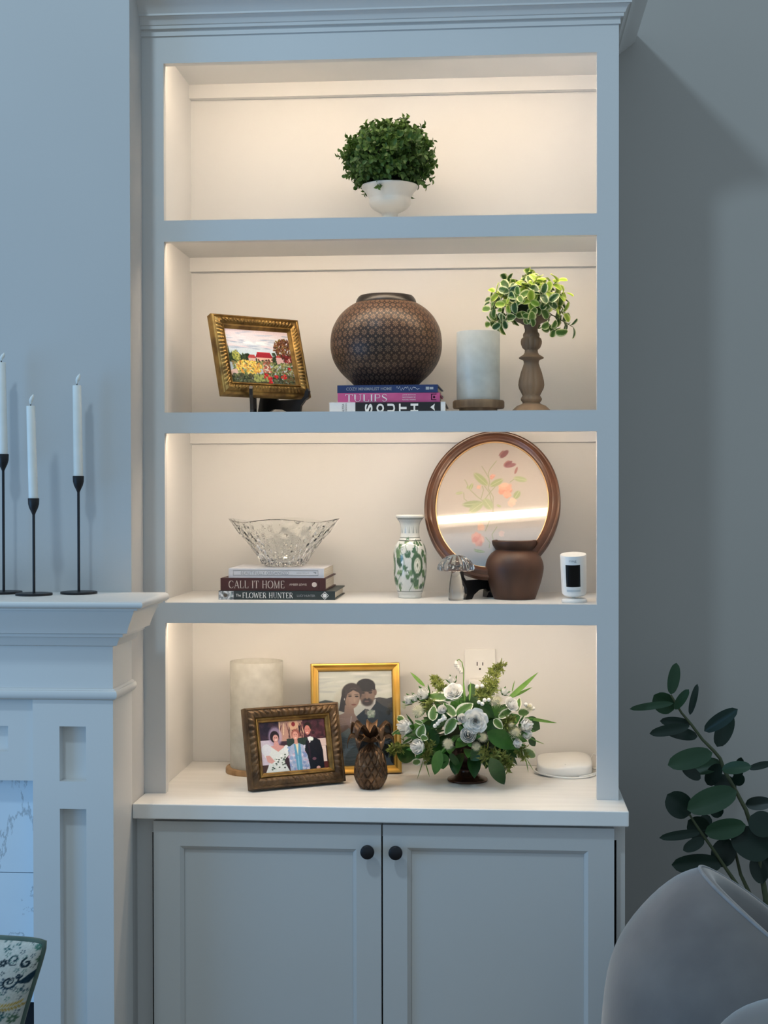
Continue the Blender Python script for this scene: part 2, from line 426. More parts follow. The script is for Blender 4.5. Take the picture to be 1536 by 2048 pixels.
# ------------------------------------------------------------------ fireplace surround
YF = -.235
def zf(py, o=0., px=150): return aty(px, py, YF-o).z
fs = thing('fireplace_surround', 'white painted fireplace mantel with stepped crown and panelled pilaster', 'fireplace', (-.80, -.16, 0))
def fpart(name, mb, mat='trim', **k): return put(name, mb, M[mat], fs, world=True, **k)
MANTEL_Z = 1.2783
zt = MANTEL_Z
fpart('mantel_shelf', corner_sweep([(-.138, zt), (.068, zt), (.0725, zt-.002), (.0755, zt-.006), (.076, zt-.009), (.0745, zt-.0125), (.070, zt-.0155), (.063, zt-.0165), (.063, zt-.0195), (-.138, zt-.0195)], -2.4, XOL, YF, YBR), smooth=35)
zc0 = zt-.0195
fpart('crown_moulding', corner_sweep([(-.12, zc0), (.0575, zc0), (.0575, zf(1219, .057)), (.0535, zf(1221, .053)), (.0535, zf(1224.5, .053))] +
      [(.0525, zf(1227, .052)), (.050, zf(1233, .05)), (.0465, zf(1241, .046)), (.0425, zf(1249, .042)), (.0395, zf(1257, .039)), (.0375, zf(1263, .037)), (.0368, zf(1266.7, .036)), (.0275, zf(1267.5, .028)),
       (.026, zf(1269, .026)), (.026, zf(1274, .026)), (.018, zf(1275, .018)), (.0165, zf(1278, .016)), (.0135, zf(1284, .013)), (.0104, zf(1291, .01)), (0, zf(1292.5)), (-.12, zf(1292.5))], -2.4, XOL, YF, YBR), smooth=30)
zb1, zb0 = zf(1377), zf(1400)
fpart('frieze_board', B(-2.4, XOL, YF, YBR, zb0, zf(1292.5)))
fpart('bead_moulding', corner_sweep([(-.1, zb1), (.003, zb1), (.0055, zb1-.003), (.0075, zb1-.0035), (.0095, zb1-.006), (.010, zb1-.010), (.0095, zb1-.014), (.0075, zb1-.0175), (.004, zb0+.001), (0, zb0), (-.1, zb0)], -2.4, XOL, YF, YBR), smooth=35)
# pilaster with two sunk panels
xp0, xp1 = aty(66, 1600, YF).x, XOL
xr0, xr1 = aty(119, 1500, YF).x, aty(172, 1500, YF).x
za1, za0 = aty(145, 1453, YF).z, aty(145, 1563, YF).z
zq1, zq0 = aty(145, 1618, YF).z, .16
fpart('pilaster', B(xp0, xr0, YF, YBR, 0, zb0).box(xr1, xp1, YF, YBR, 0, zb0).box(xr0, xr1, YF, YBR, za1, zb0).box(xr0, xr1, YF, YBR, zq1, za0).box(xr0, xr1, YF, YBR, 0, zq0))
fpart('sunk_panel', B(xr0, xr1, YF+.022, YBR, za0, za1)); fpart('sunk_panel', B(xr0, xr1, YF+.022, YBR, zq0, zq1))
# header between the pilasters
YH = YF+.010
zh0 = aty(40, 1561, YH).z
xh = aty(16, 1478, YH).x; zh_a, zh_b = aty(8, 1452, YH).z, aty(8, 1503, YH).z
fpart('header_board', B(xh, xp0, YH, YBR, zh0, zb0).box(-2.4, xh, YH, YBR, zh_a, zb0).box(-2.4, xh, YH, YBR, zh0, zh_b))
fpart('sunk_panel', B(-2.4, xh, YH+.014, YBR, zh_b, zh_a))
YM = YF+.04
zj = aty(30, 1745, YM).z; zlow = aty(58, 2004, YM).z
for x0, x1 in ((-1.34, -1.105), (-1.1035, xp0)):
    fpart('marble_tile', B(x0, x1, YM, YBR, zj+.0008, zh0+.001), 'marble'); fpart('marble_tile', B(x0, x1, YM, YBR, zlow, zj-.0008), 'marble')
fpart('firebox_lining', B(-2.2, xp0-.001, YM+.03, YBR, 0, zlow), 'dark_gap')

# ------------------------------------------------------------------ bookcase
bk = thing('bookcase', 'tall built-in bookcase with four lit niches and painted crown', 'bookcase', (-.24, .17, ZCOUNT))
def bpart(name, mb, mat='cabinet', **k): return put(name, mb, M[mat], bk, world=True, **k)
TOPZ = aty(700, 60, 0).z
bpart('stile', B(XOL, XL, 0, .02, ZCOUNT, TOPZ+.02)); bpart('stile', B(XR, XOR, 0, .02, ZCOUNT, TOPZ+.02))
bpart('rail', B(XL, XR, 0, .02, OPEN[0][0], TOPZ+.02))
for k in range(3): bpart('rail', B(XL, XR, 0, .02, OPEN[k+1][0], OPEN[k][1]))
bpart('side_panel', B(XOL, XWL, .02, YBK, ZCOUNT, TOPZ+.02), 'inside'); bpart('side_panel', B(XWR, XOR, .02, YBK, ZCOUNT, TOPZ+.02), 'inside')
bpart('back_panel', B(XWL, XWR, NB, YBK, ZCOUNT, TOPZ+.02), 'inside')
for k in range(3): bpart('shelf_board', B(XWL, XWR, .02, NB, CEIL[k+1], OPEN[k][1]), 'inside')
bpart('top_board', B(XWL, XWR, .02, NB, CEIL[0], CEIL[0]+.018), 'inside')
for k in range(4): bpart('cleat', B(XWL, XWR, NB-.019, NB, CEIL[k]-.031, CEIL[k]), 'inside')
for k in range(4): bpart('light_strip', B(XWL+.012, XWR-.012, .0215, .0365, CEIL[k]-.009, CEIL[k]-.0005), 'led')
zc = aty(1242, 47, 0).z
bpart('crown_moulding', corner_sweep([(-.02, zc-.001), (.003, zc-.001), (.003, zc+.0105), (.009, zc+.012), (.0095, zc+.018), (.0115, zc+.019), (.0135, zc+.024), (.0165, zc+.030), (.0205, zc+.0335), (.0235, zc+.034), (.0235, zc+.0375),
      (.025, zc+.040), (.030, zc+.047), (.037, zc+.054), (.046, zc+.060), (.056, zc+.068), (.0635, zc+.074), (.066, zc+.0765), (.066, zc+.095), (-.02, zc+.095)], XOL, XOR, 0, YBK), smooth=30)

# ------------------------------------------------------------------ base cabinet, countertop
YD, YS = -.080, -.060
zct = ZCOUNT-.030
xbr = aty(1250, 1750, YS).x
bc = thing('base_cabinet', 'grey painted two-door base cabinet under the white countertop', 'cabinet', (-.23, .14, 0))
def cpart(name, mb, mat='cabinet', parent=None, **k): return put(name, mb, M[mat], parent or bc, world=True, **k)
xs0, xs1 = aty(305, 1750, YS).x, aty(1233, 1750, YS).x
cpart('side_panel', B(XOL, XOL+.018, YS+.02, YBK, 0, zct)); cpart('side_panel', B(xbr-.018, xbr, YS+.02, YBK, 0, zct))
cpart('back_panel', B(XOL+.018, xbr-.018, YBK-.012, YBK, 0, zct)); cpart('bottom_board', B(XOL+.018, xbr-.018, YS+.02, YBK-.012, .09, .108))
cpart('stile', B(XOL, xs0, YS, YS+.02, 0, zct)); cpart('stile', B(xs1, xbr, YS, YS+.02, 0, zct))
cpart('rail', B(xs0, xs1, YS, YS+.02, zct-.035, zct)); cpart('rail', B(xs0, xs1, YS, YS+.02, .0, .108))
cpart('inner_lining', B(xs0-.004, xs1+.004, YS+.019, YS+.021, .05, zct-.001), 'dark_gap')  # near-black sheet standing in for the shade behind the door gaps
zdt, zdb = aty(760, 1649.5, YD).z, .105
def cab_door(pxa, pxb, pa, pb, pt, kpx, kpy):
    xa, xb = aty(pxa, 1800, YD).x, aty(pxb, 1800, YD).x
    w, h = xb-xa, zdt-zdb
    pl, pr, pt_ = aty(pa, 1800, YD).x-xa, xb-aty(pb, 1800, YD).x, zdt-aty((pa+pb)/2, pt, YD).z
    t = .0185
    mb = MB(); pv = .006; bv = .008
    rects = [(0, 0, 0, 0, 0), (0, 0, 0, 0, t), (pl-bv, pr-bv, pt_-bv, pt_-bv, t), (pl-.001, pr-.001, pt_-.001, pt_-.001, t-pv), (pl, pr, pt_, pt_, t-pv-.003)]
    vs = []
    for (l, r, tp, bt, p) in rects:
        y = YD+.0185-p
        vs += [(xa+l, y, zdb+bt), (xb-r, y, zdb+bt), (xb-r, y, zdt-tp), (xa+l, y, zdt-tp)]
    fsx = [(4*j+i, 4*j+(i+1) % 4, 4*(j+1)+(i+1) % 4, 4*(j+1)+i) for j in range(len(rects)-1) for i in range(4)]
    d = cpart('door', mb.add(vs, fsx), 'door')
    cpart('door_panel', B(xa+pl-.006, xb-pr+.006, YD+.0095, YD+.015, zdb+pt_-.006, zdt-pt_+.006), 'door', d)
    k = aty(kpx, kpy, YD-.028)
    kp = [(.0001, 0), (.0115, .0003), (.0131, .0015), (.0136, .0035), (.0136, .008), (.012, .011), (.0075, .0135), (.006, .018), (.0065, .026), (.0085, .028), (.0001, .028)]
    kb = MB().lathe(kp, seg=32).xf(Matrix.Translation((k.x, YD-.028, k.z)) @ Matrix.Rotation(-PI/2, 4, 'X'))
    tag(cpart('knob', kb, 'black_metal', d, smooth=40), 'round matte black knob')
cab_door(307.5, 762.5, 368, 705, 1703, 734, 1706)
cab_door(765.8, 1228.5, 822.5, 1168, 1707, 790.5, 1707.5)

ct = B(-.7155, .2525, -.100, NB, zct, ZCOUNT)
cto = put('countertop', ct, M['counter'])
bv = cto.modifiers.new('edge', 'BEVEL'); bv.width = .0025; bv.segments = 3
tag(cto, 'long white countertop over the base cabinet carrying the flowers', 'countertop')

# ------------------------------------------------------------------ outlet and plug on the back panel
po = aty(960, 1348, NB)
ou = thing('wall_outlet', 'white duplex wall outlet on the back panel above the flowers', 'outlet', (po.x, NB, po.z))
pl = B(-.035, .035, -.005, 0, -.057, .057)
o = put('cover_plate', pl, M['white_plastic'], ou); bb = o.modifiers.new('edge', 'BEVEL'); bb.width = .003; bb.segments = 3
for zz in (.0195, -.0195):
    pts = [(.0165*math.cos(t)*1.02, max(-.0135, min(.0135, .0175*math.sin(t)))) for t in [2*PI*i/36 for i in range(36)]]
    so = put('socket', MB().prism(pts, lambda a, b, d: (a, -.005-d, zz+b), 0, .0018), M['white_plastic'], ou)
    for sx, hh in ((-.0062, .0085), (.0062, .007)):
        put('slot', B(sx-.0011, sx+.0011, -.0071, -.0060, zz+.003-hh/2+.001, zz+.003+hh/2+.001), M['ink_dark'], so)
    put('ground_hole', MB().prism([(.0024*math.cos(t), .0024*math.sin(t)) for t in [2*PI*i/12 for i in range(12)]], lambda a, b, d: (a, -.0062-d, zz-.0075+b), 0, .0009), M['ink_dark'], so)
pg = thing('power_plug', 'small white plug block pushed into the outlet behind the flowers', 'plug', (po.x-.007, NB-.0068, po.z-.0185))
o = put('body', B(-.018, .018, -.030, 0, -.013, .010), M['white_plastic'], pg); bb = o.modifiers.new('edge', 'BEVEL'); bb.width = .003; bb.segments = 3
put('cord', MB().tube([(0, -.02, -.013), (.001, -.021, -.03), (.02, -.02, -.06), (.06, -.016, -.09), (.11, -.012, -.115)], .0018, 8), M['white_plastic'], pg, smooth=60)

# ================================================================== THINGS ON THE SHELVES
def spx(p): return F/((Vector(p)-CLOC).dot(CW))      # pixels per metre at a point
def turned(prof, cpx, y, zb):
    """(half width px, py) outline of a turned object standing at depth y -> (radius, height) and its foot point"""
    c = aty(cpx, prof[0][1], y); s = spx(c)
    out = [(max(hw/s, 1e-5), aty(cpx, py, y).z-zb) for hw, py in prof]
    return out, Vector((c.x, y, zb))
def smooth_prof(p, n=4):
    """Catmull-Rom through an outline"""
    q = [p[0]]+list(p)+[p[-1]]; out = []
    for i in range(1, len(q)-2):
        for k in range(n):
            t = k/n; a, b, c, d = (np.array(q[i+j], float) for j in (-1, 0, 1, 2))
            v = .5*((2*b)+(-a+c)*t+(2*a-5*b+4*c-d)*t*t+(-a+3*b-3*c+d)*t**3)
            out.append((max(v[0], 1e-5), v[1]))
    return out+[p[-1]]

M['frost_cool'] = frosted_material('frosted_glass_cool', (.86, .88, .86), .26)
M['frost_warm'] = frosted_material('frosted_glass_warm', (.86, .86, .83), .30)
M['clear_glass'] = material('clear_crystal', (.97, .98, .97), .02, trans=1., ior=1.47)
M['thin_crystal'] = material('pale_glass', (1.0, 1.0, .97), .02, trans=.98, ior=1.32)
M['pane'] = pane_material('picture_glass')
M['driftwood'] = material('grey_brown_wood', (.13, .080, .045), .65, vary=(.24, .155, .09), vscale=14, stretch=(1, 1, .25), bump=.4, bscale=40)
M['tray_wood'] = material('light_mango_wood', (.25, .145, .065), .5, vary=(.42, .26, .13), vscale=10, stretch=(4, 4, .6), bump=.25, bscale=30)
M['tray_dark'] = material('rough_dark_wood', (.11, .072, .042), .6, vary=(.21, .145, .085), vscale=12, stretch=(4, 4, .6), bump=.4, bscale=40)
M['black_wood'] = material('black_lacquered_wood', (.008, .008, .009), .35, vary=(.014, .013, .013), vscale=20)

# ------------------------------------------------------------------ books
def book(name, label, pxa, pxb, yf, z0, z1, depth, cover, yaw=0., hard=True, group=None):
    a, b = aty(pxa, 1000, yf), aty(pxb, 1000, yf)
    L = (b.x-a.x); t = z1-z0-.0003
    th = thing(name, label, 'book', (a.x, yf, z0), (0, 0, yaw), group)
    e = .0024 if hard else .0006
    put('cover', B(0, L, 0, .0026, 0, t).box(0, L, .0026, depth, 0, e).box(0, L, .0026, depth, t-e, t), cover, th)
    ins = .004 if hard else .0004
    put('pages', B(ins, L-ins, .0027, depth-ins, e, t-e), M['page'], th)
    return th, L, t
def cover(name, c, c2=None): return material(name, c, .45, vary=c2 or c, vscale=30)
def small_text(th, s, x0, x1, z0, z1, mat, bold=0., rot=0, name='lettering'):
    return lettering(name, text_mb(s, x0, x1, z0, z1, rot, bold), M[mat], th, -.0003)

yb2 = .060
zA = aty(775, 804.5, yb2).z; zB = aty(775, 785.5, yb2).z; zCt = aty(775, 769.5, yb2).z
th, L, t = book('book', 'thick black and white spined book at the bottom under the round vase', 659.5, 890.5, yb2-.006, S2, zA, .20, cover('black_cover', (.012, .013, .015)))
put('spine_band', B(-.0002, L*.224, -.0004, .02, -.0001, t+.0002), cover('white_cover', (.72, .73, .74)), th)
put('spine_band', B(L*.962, L+.0002, -.0004, .02, -.0001, t+.0002), cover('white_cover_end', (.70, .72, .73), (.45, .52, .56)), th)
for ch, fx in zip('SOUTH', (.34, .44, .535, .635, .735)): lettering('title_letter', text_mb(ch, L*(fx-.033), L*(fx+.033), t*.02, t*.86, 90, .035), M['ink_white'], th, -.0005)
lettering('author_lettering', text_mb('ALYSSA', L*.108, L*.128, t*-.0+.001, t*.88, 90), M['ink_dark'], th, -.0008)
lettering('author_lettering', text_mb('ROSENHECK', L*.138, L*.150, t*.0+.001, t*.93, 90), M['ink_dark'], th, -.0008)
lettering('publisher_mark', MB().add([(L*.872, 0, t*.5), (L*.912, 0, t*.84), (L*.905, 0, t*.5), (L*.912, 0, t*.16)], [(0, 1, 2), (0, 2, 3)]), M['ink_white'], th, -.0005)
th, L, t = book('book', 'bright pink spined book in the middle of the stack under the round vase', 675.7, 880, yb2, zA, zB, .17, cover('pink_cover', (.50, .075, .22), (.56, .10, .25)))
lettering('title_lettering', serif_mb('TULIPS', L*.075, L*.49, t*.08, t*.88), M['ink_white'], th, -.0004)
for s, zz in (('JANE EASTOE', .70), ('PHOTOGRAPHY BY', .45), ('RACHEL WARNE', .2)): small_text(th, s, L*.635, L*.765, t*zz, t*(zz+.13), 'ink_white')
lettering('publisher_mark', MB().box(L*.915, L*.965, 0, 0, t*.80, t*.86).box(L*.915, L*.965, 0, 0, t*.22, t*.28).box(L*.915, L*.922, 0, 0, t*.22, t*.86).box(L*.935, L*.952, 0, 0, t*.42, t*.62), M['ink_white'], th, -.0004)
th, L, t = book('book', 'navy blue spined book on top of the stack under the round vase', 675, 876, yb2+.004, zB, zCt, .17, cover('navy_cover', (.012, .030, .11), (.016, .04, .13)), yaw=-.03)
small_text(th, 'COZY MINIMALIST HOME', L*.09, L*.545, t*.33, t*.72, 'ink_grey', .01, name='title_lettering')
wv = [(L*(.59+.23*i/60), 0, t*(.55+.17*math.sin(i*.9)*(1 if i < 20 or 26 < i < 42 else .15)+.12*math.sin(i*.31))) for i in range(61)]
lettering('author_signature', MB().add([(x, 0, z+d) for x, _, z in wv for d in (-.0004, .0004)], [(2*i, 2*i+1, 2*i+3, 2*i+2) for i in range(60)]), M['ink_white'], th, -.0004)
lettering('publisher_mark', MB().box(L*.882, L*.915, 0, 0, t*.35, t*.72).box(L*.92, L*.957, 0, 0, t*.38, t*.68), M['ink_white'], th, -.0004)

yb3 = .086
zA = aty(553, 1181.8, yb3).z; zB = aty(553, 1156.2, yb3).z; zCt = aty(553, 1137, yb3).z
th, L, t = book('book', 'dark green spined book with a photo patch at the bottom under the crystal bowl', 436.6, 669.6, yb3, S3, zA, .19, cover('forest_cover', (.022, .034, .036), (.027, .04, .042)))
lettering('title_lettering', serif_mb('FLOWER HUNTER', L*.205, L*.64, t*.2, t*.82, .15), M['ink_white'], th, -.0004)
small_text(th, 'The', L*.15, L*.192, t*.36, t*.66, 'ink_white'); small_text(th, 'LUCY HUNTER', L*.675, L*.83, t*.36, t*.6, 'ink_grey')
lettering('publisher_mark', MB().add([(L*(.913+.035*a), 0, t*(.5+.45*b)) for k in (1, .84) for a, b in ((k, 0), (0, k), (-k, 0), (0, -k))], [(i, (i+1) % 4, 4+(i+1) % 4, 4+i) for i in range(4)]).add([(L*.913+.0042*math.cos(2*PI*i/20), 0, t*.5+.0042*math.sin(2*PI*i/20)) for i in range(20)], [tuple(range(20))]), M['ink_white'], th, -.0004)
cv = Canvas(40, 26, 'a9aeb3'); cv.spray(60, 0, 1, 0, 1, ['cfd2d6', '8d9298', 'b8bcc4', '5d6166', 'd9dbe0'], .04, .12); cv.ell(.45, .5, .14, .2, '5a5148'); cv.line([(.85, .1), (.8, .9)], .03, '7b9a97')
ob = link('cover_photo', print_mesh('cover_photo', cv, L*.128, t*.96), M['print'], th); ob.location = (L*.066, -.0004, t*.02)
th, L, t = book('book', 'maroon spined book in the middle of the stack under the crystal bowl', 440.5, 651, yb3+.002, zA, zB, .185, cover('maroon_cover', (.060, .017, .016), (.07, .02, .018)))
lettering('title_lettering', serif_mb('CALL IT HOME', L*.078, L*.61, t*.2, t*.80), M['ink_cream'], th, -.0004)
small_text(th, 'AMBER LEWIS', L*.655, L*.82, t*.42, t*.58, 'ink_cream')
lettering('publisher_mark', MB().add([(L*.893+.0052*math.cos(2*PI*i/24), 0, t*.5+.0052*math.sin(2*PI*i/24)) for i in range(24)], [tuple(range(24))]).box(L*.935, L*.938, 0, 0, t*.28, t*.74), M['ink_cream'], th, -.0004)
th, L, t = book('book', 'white spined book on top of the stack under the crystal bowl', 456.7, 647.5, yb3+.008, zB, zCt, .17, cover('pale_cover', (.66, .65, .68), (.70, .69, .71)), hard=False)
small_text(th, 'BEAUTIFULLY ORGANIZED', L*.13, L*.635, t*.36, t*.68, 'ink_grey', name='title_lettering')
small_text(th, 'nikki boyd', L*.71, L*.84, t*.42, t*.6, 'ink_grey')
bx0, bx1, bz0, bz1 = L*.05, L*.94, t*.24, t*.80
lettering('spine_border', MB().box(bx0, bx1, 0, 0, bz0, bz0+.0006).box(bx0, bx1, 0, 0, bz1-.0006, bz1).box(bx0, bx0+.0006, 0, 0, bz0, bz1).box(bx1-.0006, bx1, 0, 0, bz0, bz1).add([(L*.885, 0, t*.62), (L*.92, 0, t*.62), (L*.92, 0, t*.40)], [(0, 1, 2)]), M['ink_grey'], th, -.0004)
TOP3 = zCt

# ------------------------------------------------------------------ round brown vase with daisy pattern
def daisy_material():
    m = material('daisy_painted_clay', (.016, .010, .008), .42, vary=(.05, .026, .016), vscale=6, spec=.4)
    nt = m.node_tree; b = nt.nodes['Principled BSDF']; ramp = b.inputs['Base Color'].links[0].from_node
    def mt(op, a, bb=None, c=None):
        n = nt.nodes.new('ShaderNodeMath'); n.operation = op
        for i, v in enumerate((a, bb, c)):
            if v is None: continue
            if isinstance(v, (int, float)): n.inputs[i].default_value = v
            else: nt.links.new(v, n.inputs[i])
        return n.outputs[0]
    uv = nt.nodes.new('ShaderNodeUVMap'); uv.uv_map = 'UV'
    sx = nt.nodes.new('ShaderNodeSeparateXYZ'); nt.links.new(uv.outputs[0], sx.inputs[0])
    fu = mt('SUBTRACT', mt('FRACT', mt('MULTIPLY', sx.outputs[0], 45)), .5); fv = mt('SUBTRACT', mt('FRACT', mt('MULTIPLY', sx.outputs[1], 13)), .5)
    r = mt('SQRT', mt('ADD', mt('MULTIPLY', fu, fu), mt('MULTIPLY', fv, fv))); th = mt('ARCTAN2', fv, fu)
    pet = mt('COSINE', mt('MULTIPLY', th, 8))
    edge = mt('ADD', mt('MULTIPLY', pet, .07), .33)
    inside = mt('LESS_THAN', r, edge); core = mt('GREATER_THAN', r, .13)
    cut = mt('GREATER_THAN', mt('ADD', pet, mt('MULTIPLY', mt('LESS_THAN', r, .2), 2)), -.45)
    flower = mt('MULTIPLY', mt('MULTIPLY', inside, core), cut)
    cu = mt('SUBTRACT', mt('ABSOLUTE', fu), .5); cvv = mt('SUBTRACT', mt('ABSOLUTE', fv), .5)
    rc = mt('SQRT', mt('ADD', mt('MULTIPLY', cu, cu), mt('MULTIPLY', cvv, cvv)))
    dot = mt('LESS_THAN', rc, .13); eye = mt('LESS_THAN', r, .05)
    mask = mt('MULTIPLY', mt('MAXIMUM', mt('MAXIMUM', flower, dot), eye), mt('MULTIPLY', mt('GREATER_THAN', sx.outputs[1], .0), mt('LESS_THAN', sx.outputs[1], 1.0)))
    mx = nt.nodes.new('ShaderNodeMix'); mx.data_type = 'RGBA'
    nt.links.new(mt('MULTIPLY', mask, .8), mx.inputs[0]); nt.links.new(ramp.outputs[0], mx.inputs[6]); mx.inputs[7].default_value = (.20, .115, .068, 1)
    nt.links.new(mx.outputs[2], b.inputs['Base Color'])
    return m
M['daisy'] = daisy_material()
yv = .17; zv = S2 + (aty(775, 769.5, yb2).z-S2)
prof, foot = turned([(56, 792), (60, 781), (71, 764), (90, 746), (103.5, 726), (110, 706), (111.5, 686), (109, 664), (103, 648), (93, 632), (80, 619), (67, 610), (60.5, 607)], 772.5, yv, zv)
prof[0] = (prof[0][0], 0); prof[1] = (prof[1][0], max(prof[1][1], .003))
prof = smooth_prof(prof, 4)
vt = thing('round_vase', 'round dark brown vase with tan daisy pattern on the book stack', 'vase', foot)
me = MB().lathe(prof, seg=120).mesh('body', 180)
uvl = me.uv_layers.new(name='UV'); nv = len(prof)
d = [0]
for p, q in zip(prof, prof[1:]): d.append(d[-1]+math.hypot(q[0]-p[0], q[1]-p[1]))
uvv = np.zeros((len(me.loops), 2))
for poly in me.polygons:
    idx = [me.loops[l].vertex_index for l in poly.loop_indices]
    wrap = max(i % 120 for i in idx) == 119 and min(i % 120 for i in idx) == 0
    for l, i in zip(poly.loop_indices, idx):
        u = i % 120
        if wrap and u == 0: u = 120
        uvv[l] = (u/120, d[i//120]/d[-1])
uvl.data.foreach_set('uv', uvv.ravel())
link('body', me, M['daisy'], vt)
s = spx(foot); ztop = prof[-1][1]
rim = [(60.5/s, ztop-.001), (60.2/s, ztop+.003), (58/s, ztop+.009), (54/s, ztop+.0145), (51.5/s, ztop+.0155), (49/s, ztop+.0145), (50/s, ztop+.006), (46/s, ztop-.01)]
M['rim_black'] = material('vase_rim_black', (.010, .009, .009), .35, vary=(.02, .016, .014), vscale=20)
tag(put('rim', MB().lathe(smooth_prof(rim, 3), seg=96), M['rim_black'], vt, smooth=180), 'plain black collar')

# ------------------------------------------------------------------ frosted candle hurricanes
def hurricane(label, cpx, y, zb, hw_disc, hw_glass, py_top, py_tray, py_low, hw_can, py_can, frost, wood, hw_foot):
    c = aty(cpx, py_tray, y); s = spx(c)
    z = lambda py: aty(cpx, py, y).z-zb
    th = thing('candle_hurricane', label, 'candle holder', (c.x, y, zb))
    r, g = hw_disc/s, hw_glass/s
    zt_, zl = z(py_tray), z(py_low)
    put('tray', MB().lathe([(r*.97, zl), (r, zl+.003), (r*1.0, zt_-.003), (r*.97, zt_), (r*.2, zt_)], seg=48, mod=lambda t, j, rr, zz: (rr*(1+.012*math.sin(3*t+1)+.008*math.sin(7*t)), zz)), wood, th, smooth=40)
    put('foot', MB().lathe([(hw_foot/s, 0), (hw_foot/s, zl+.001)], seg=40), M['tray_dark'], th, smooth=40)
    zg = z(py_top)
    put('glass_cylinder', MB().lathe([(g*.97, zt_+.0002), (g, zt_+.003), (g, zg-.003), (g*.99, zg), (g*.955, zg), (g*.945, zg-.004), (g*.945, zt_+.004), (g*.9, zt_+.003)], seg=64, close=True), frost, th, smooth=40)
    if hw_can:
        rc, zcn = hw_can/s, z(py_can)
        cd = thing('pillar_candle', 'pillar candle inside the '+label.split(' on ')[0].split(' beside ')[0], 'candle', (c.x, y, zb+zt_+.0004))
        put('wax', MB().lathe([(rc*.98, 0), (rc, .003), (rc, zcn-zt_-.003), (rc*.95, zcn-zt_), (rc*.25, zcn-zt_-.002)], seg=40), M['candle'], cd, smooth=40)
        put('wick', MB().tube([(0, 0, zcn-zt_-.002), (0, 0, zcn-zt_+.008)], .0008, 6), M['ink_dark'], cd)
    return th
hurricane('short frosted glass hurricane on a dark wood disc beside the candlestick', 956.5, .125, S2, 51.5, 43.2, 664.5, 801.5, 817, 26, 702, M['frost_cool'], M['tray_dark'], 38)
hurricane('tall frosted glass hurricane behind the carved photo frame', 513.5, .245, ZCOUNT, 63, 53, 1322, 1532, 1545, 34, 1400, M['frost_warm'], M['tray_wood'], 44)

# ------------------------------------------------------------------ wooden candlestick
yc = .120
pts = [(43, 833), (43, 829), (41, 824), (37, 819.5), (29, 812), (20, 808.5), (17, 806), (20.5, 800), (20.5, 797), (17.5, 791.5), (18.5, 788), (24, 777), (25.3, 770), (24.5, 762), (20.5, 745), (16.8, 733), (15, 727), (15.2, 723),
       (17, 720), (24, 717.5), (25, 715.5), (22, 713), (16, 709.5), (13.3, 705), (13, 700), (17, 696), (20, 688), (20.3, 683), (19, 677.5), (16, 674.5), (16.6, 671), (16, 667.5), (13.2, 664), (12.8, 659), (14.5, 654), (15, 650), (20, 647), (30, 642.5), (36.5, 637), (38.7, 632.5), (37.5, 631.5), (30, 634), (5, 640)]
prof, foot = turned(pts, 1062.6, yc, S2)
prof[0] = (prof[0][0], 0)
def flutes(t, j, r, z):
    py = pts[j][1]
    a = .07 if 735 < py < 790 else (.10 if 676 < py < 697 else (.07 if 795 < py < 803 else 0))
    n = 12
    return (r*(1+a*(abs(math.cos(n*t/2))-.6)), z)
cs = thing('candlestick', 'turned brown wooden candlestick with fluted belly and shallow bowl', 'candlestick', foot)
put('base', MB().lathe(prof[:6], seg=64), M['driftwood'], cs, smooth=40)
put('shaft', MB().lathe(prof[5:37], seg=120, mod=lambda t, j, r, z: flutes(t, j+5, r, z)), M['driftwood'], cs, smooth=50)
put('bowl', MB().lathe(prof[36:], seg=64), M['driftwood'], cs, smooth=50)
CANDLESTICK_TOP = Vector((foot.x, yc, foot.z+prof[39][1]))

# ------------------------------------------------------------------ cut crystal bowl
yw = yb3+.10
c = aty(568.5, 1137, yw); s = spx(c); zb = TOP3
zz = lambda py: aty(568.5, py, yw).z-zb
outer = [(38, 0), (39.5, .002), (41, .007), (45.3, zz(1127)), (53, zz(1113)), (62, zz(1100.5)), (70.7, zz(1088)), (80, zz(1077)), (90, zz(1066.4)), (100, zz(1051)), (108, zz(1040))]
oz = smooth_prof([(hw/s, z) for hw, z in outer], 5)
no = len(oz)
def cut(t, j, r, z):
    f = j/(no-1)
    lob = .035*f*math.cos(4*t)
    fl = .5-.5*math.cos(32*t)
    ring = .5+.5*math.cos(2*PI*(f*5.0+(round(32*t/(2*PI)) % 2)*.5))
    d = -.0035*fl*ring*(1 if .08 < f < .93 else .2)
    return (r*(1+lob)+d, z*(1+.035*f*math.cos(4*t)))
inner = [(oz[k][0]-.0055-(.003 if k < 8 else 0), max(oz[k][1], .011)) for k in range(no-1, 7, -2)]
def cut2(t, j, r, z):
    if j < no: return cut(t, j, r, z)
    f = max(0., (z-.01)/(oz[-1][1]))
    return (r*(1+.035*f*math.cos(4*t)), z*(1+.035*f*math.cos(4*t)) if z > .012 else z)
bw = put('crystal_bowl', MB().lathe(oz+inner+[(1e-5, .0105)], seg=192, mod=cut2), M['clear_glass'], smooth=22)
bw.location = (c.x, yw, zb+.0002); bw.rotation_euler = (0, 0, 0.0)
tag(bw, 'clear cut crystal bowl with a scalloped rim on the book stack', 'bowl')

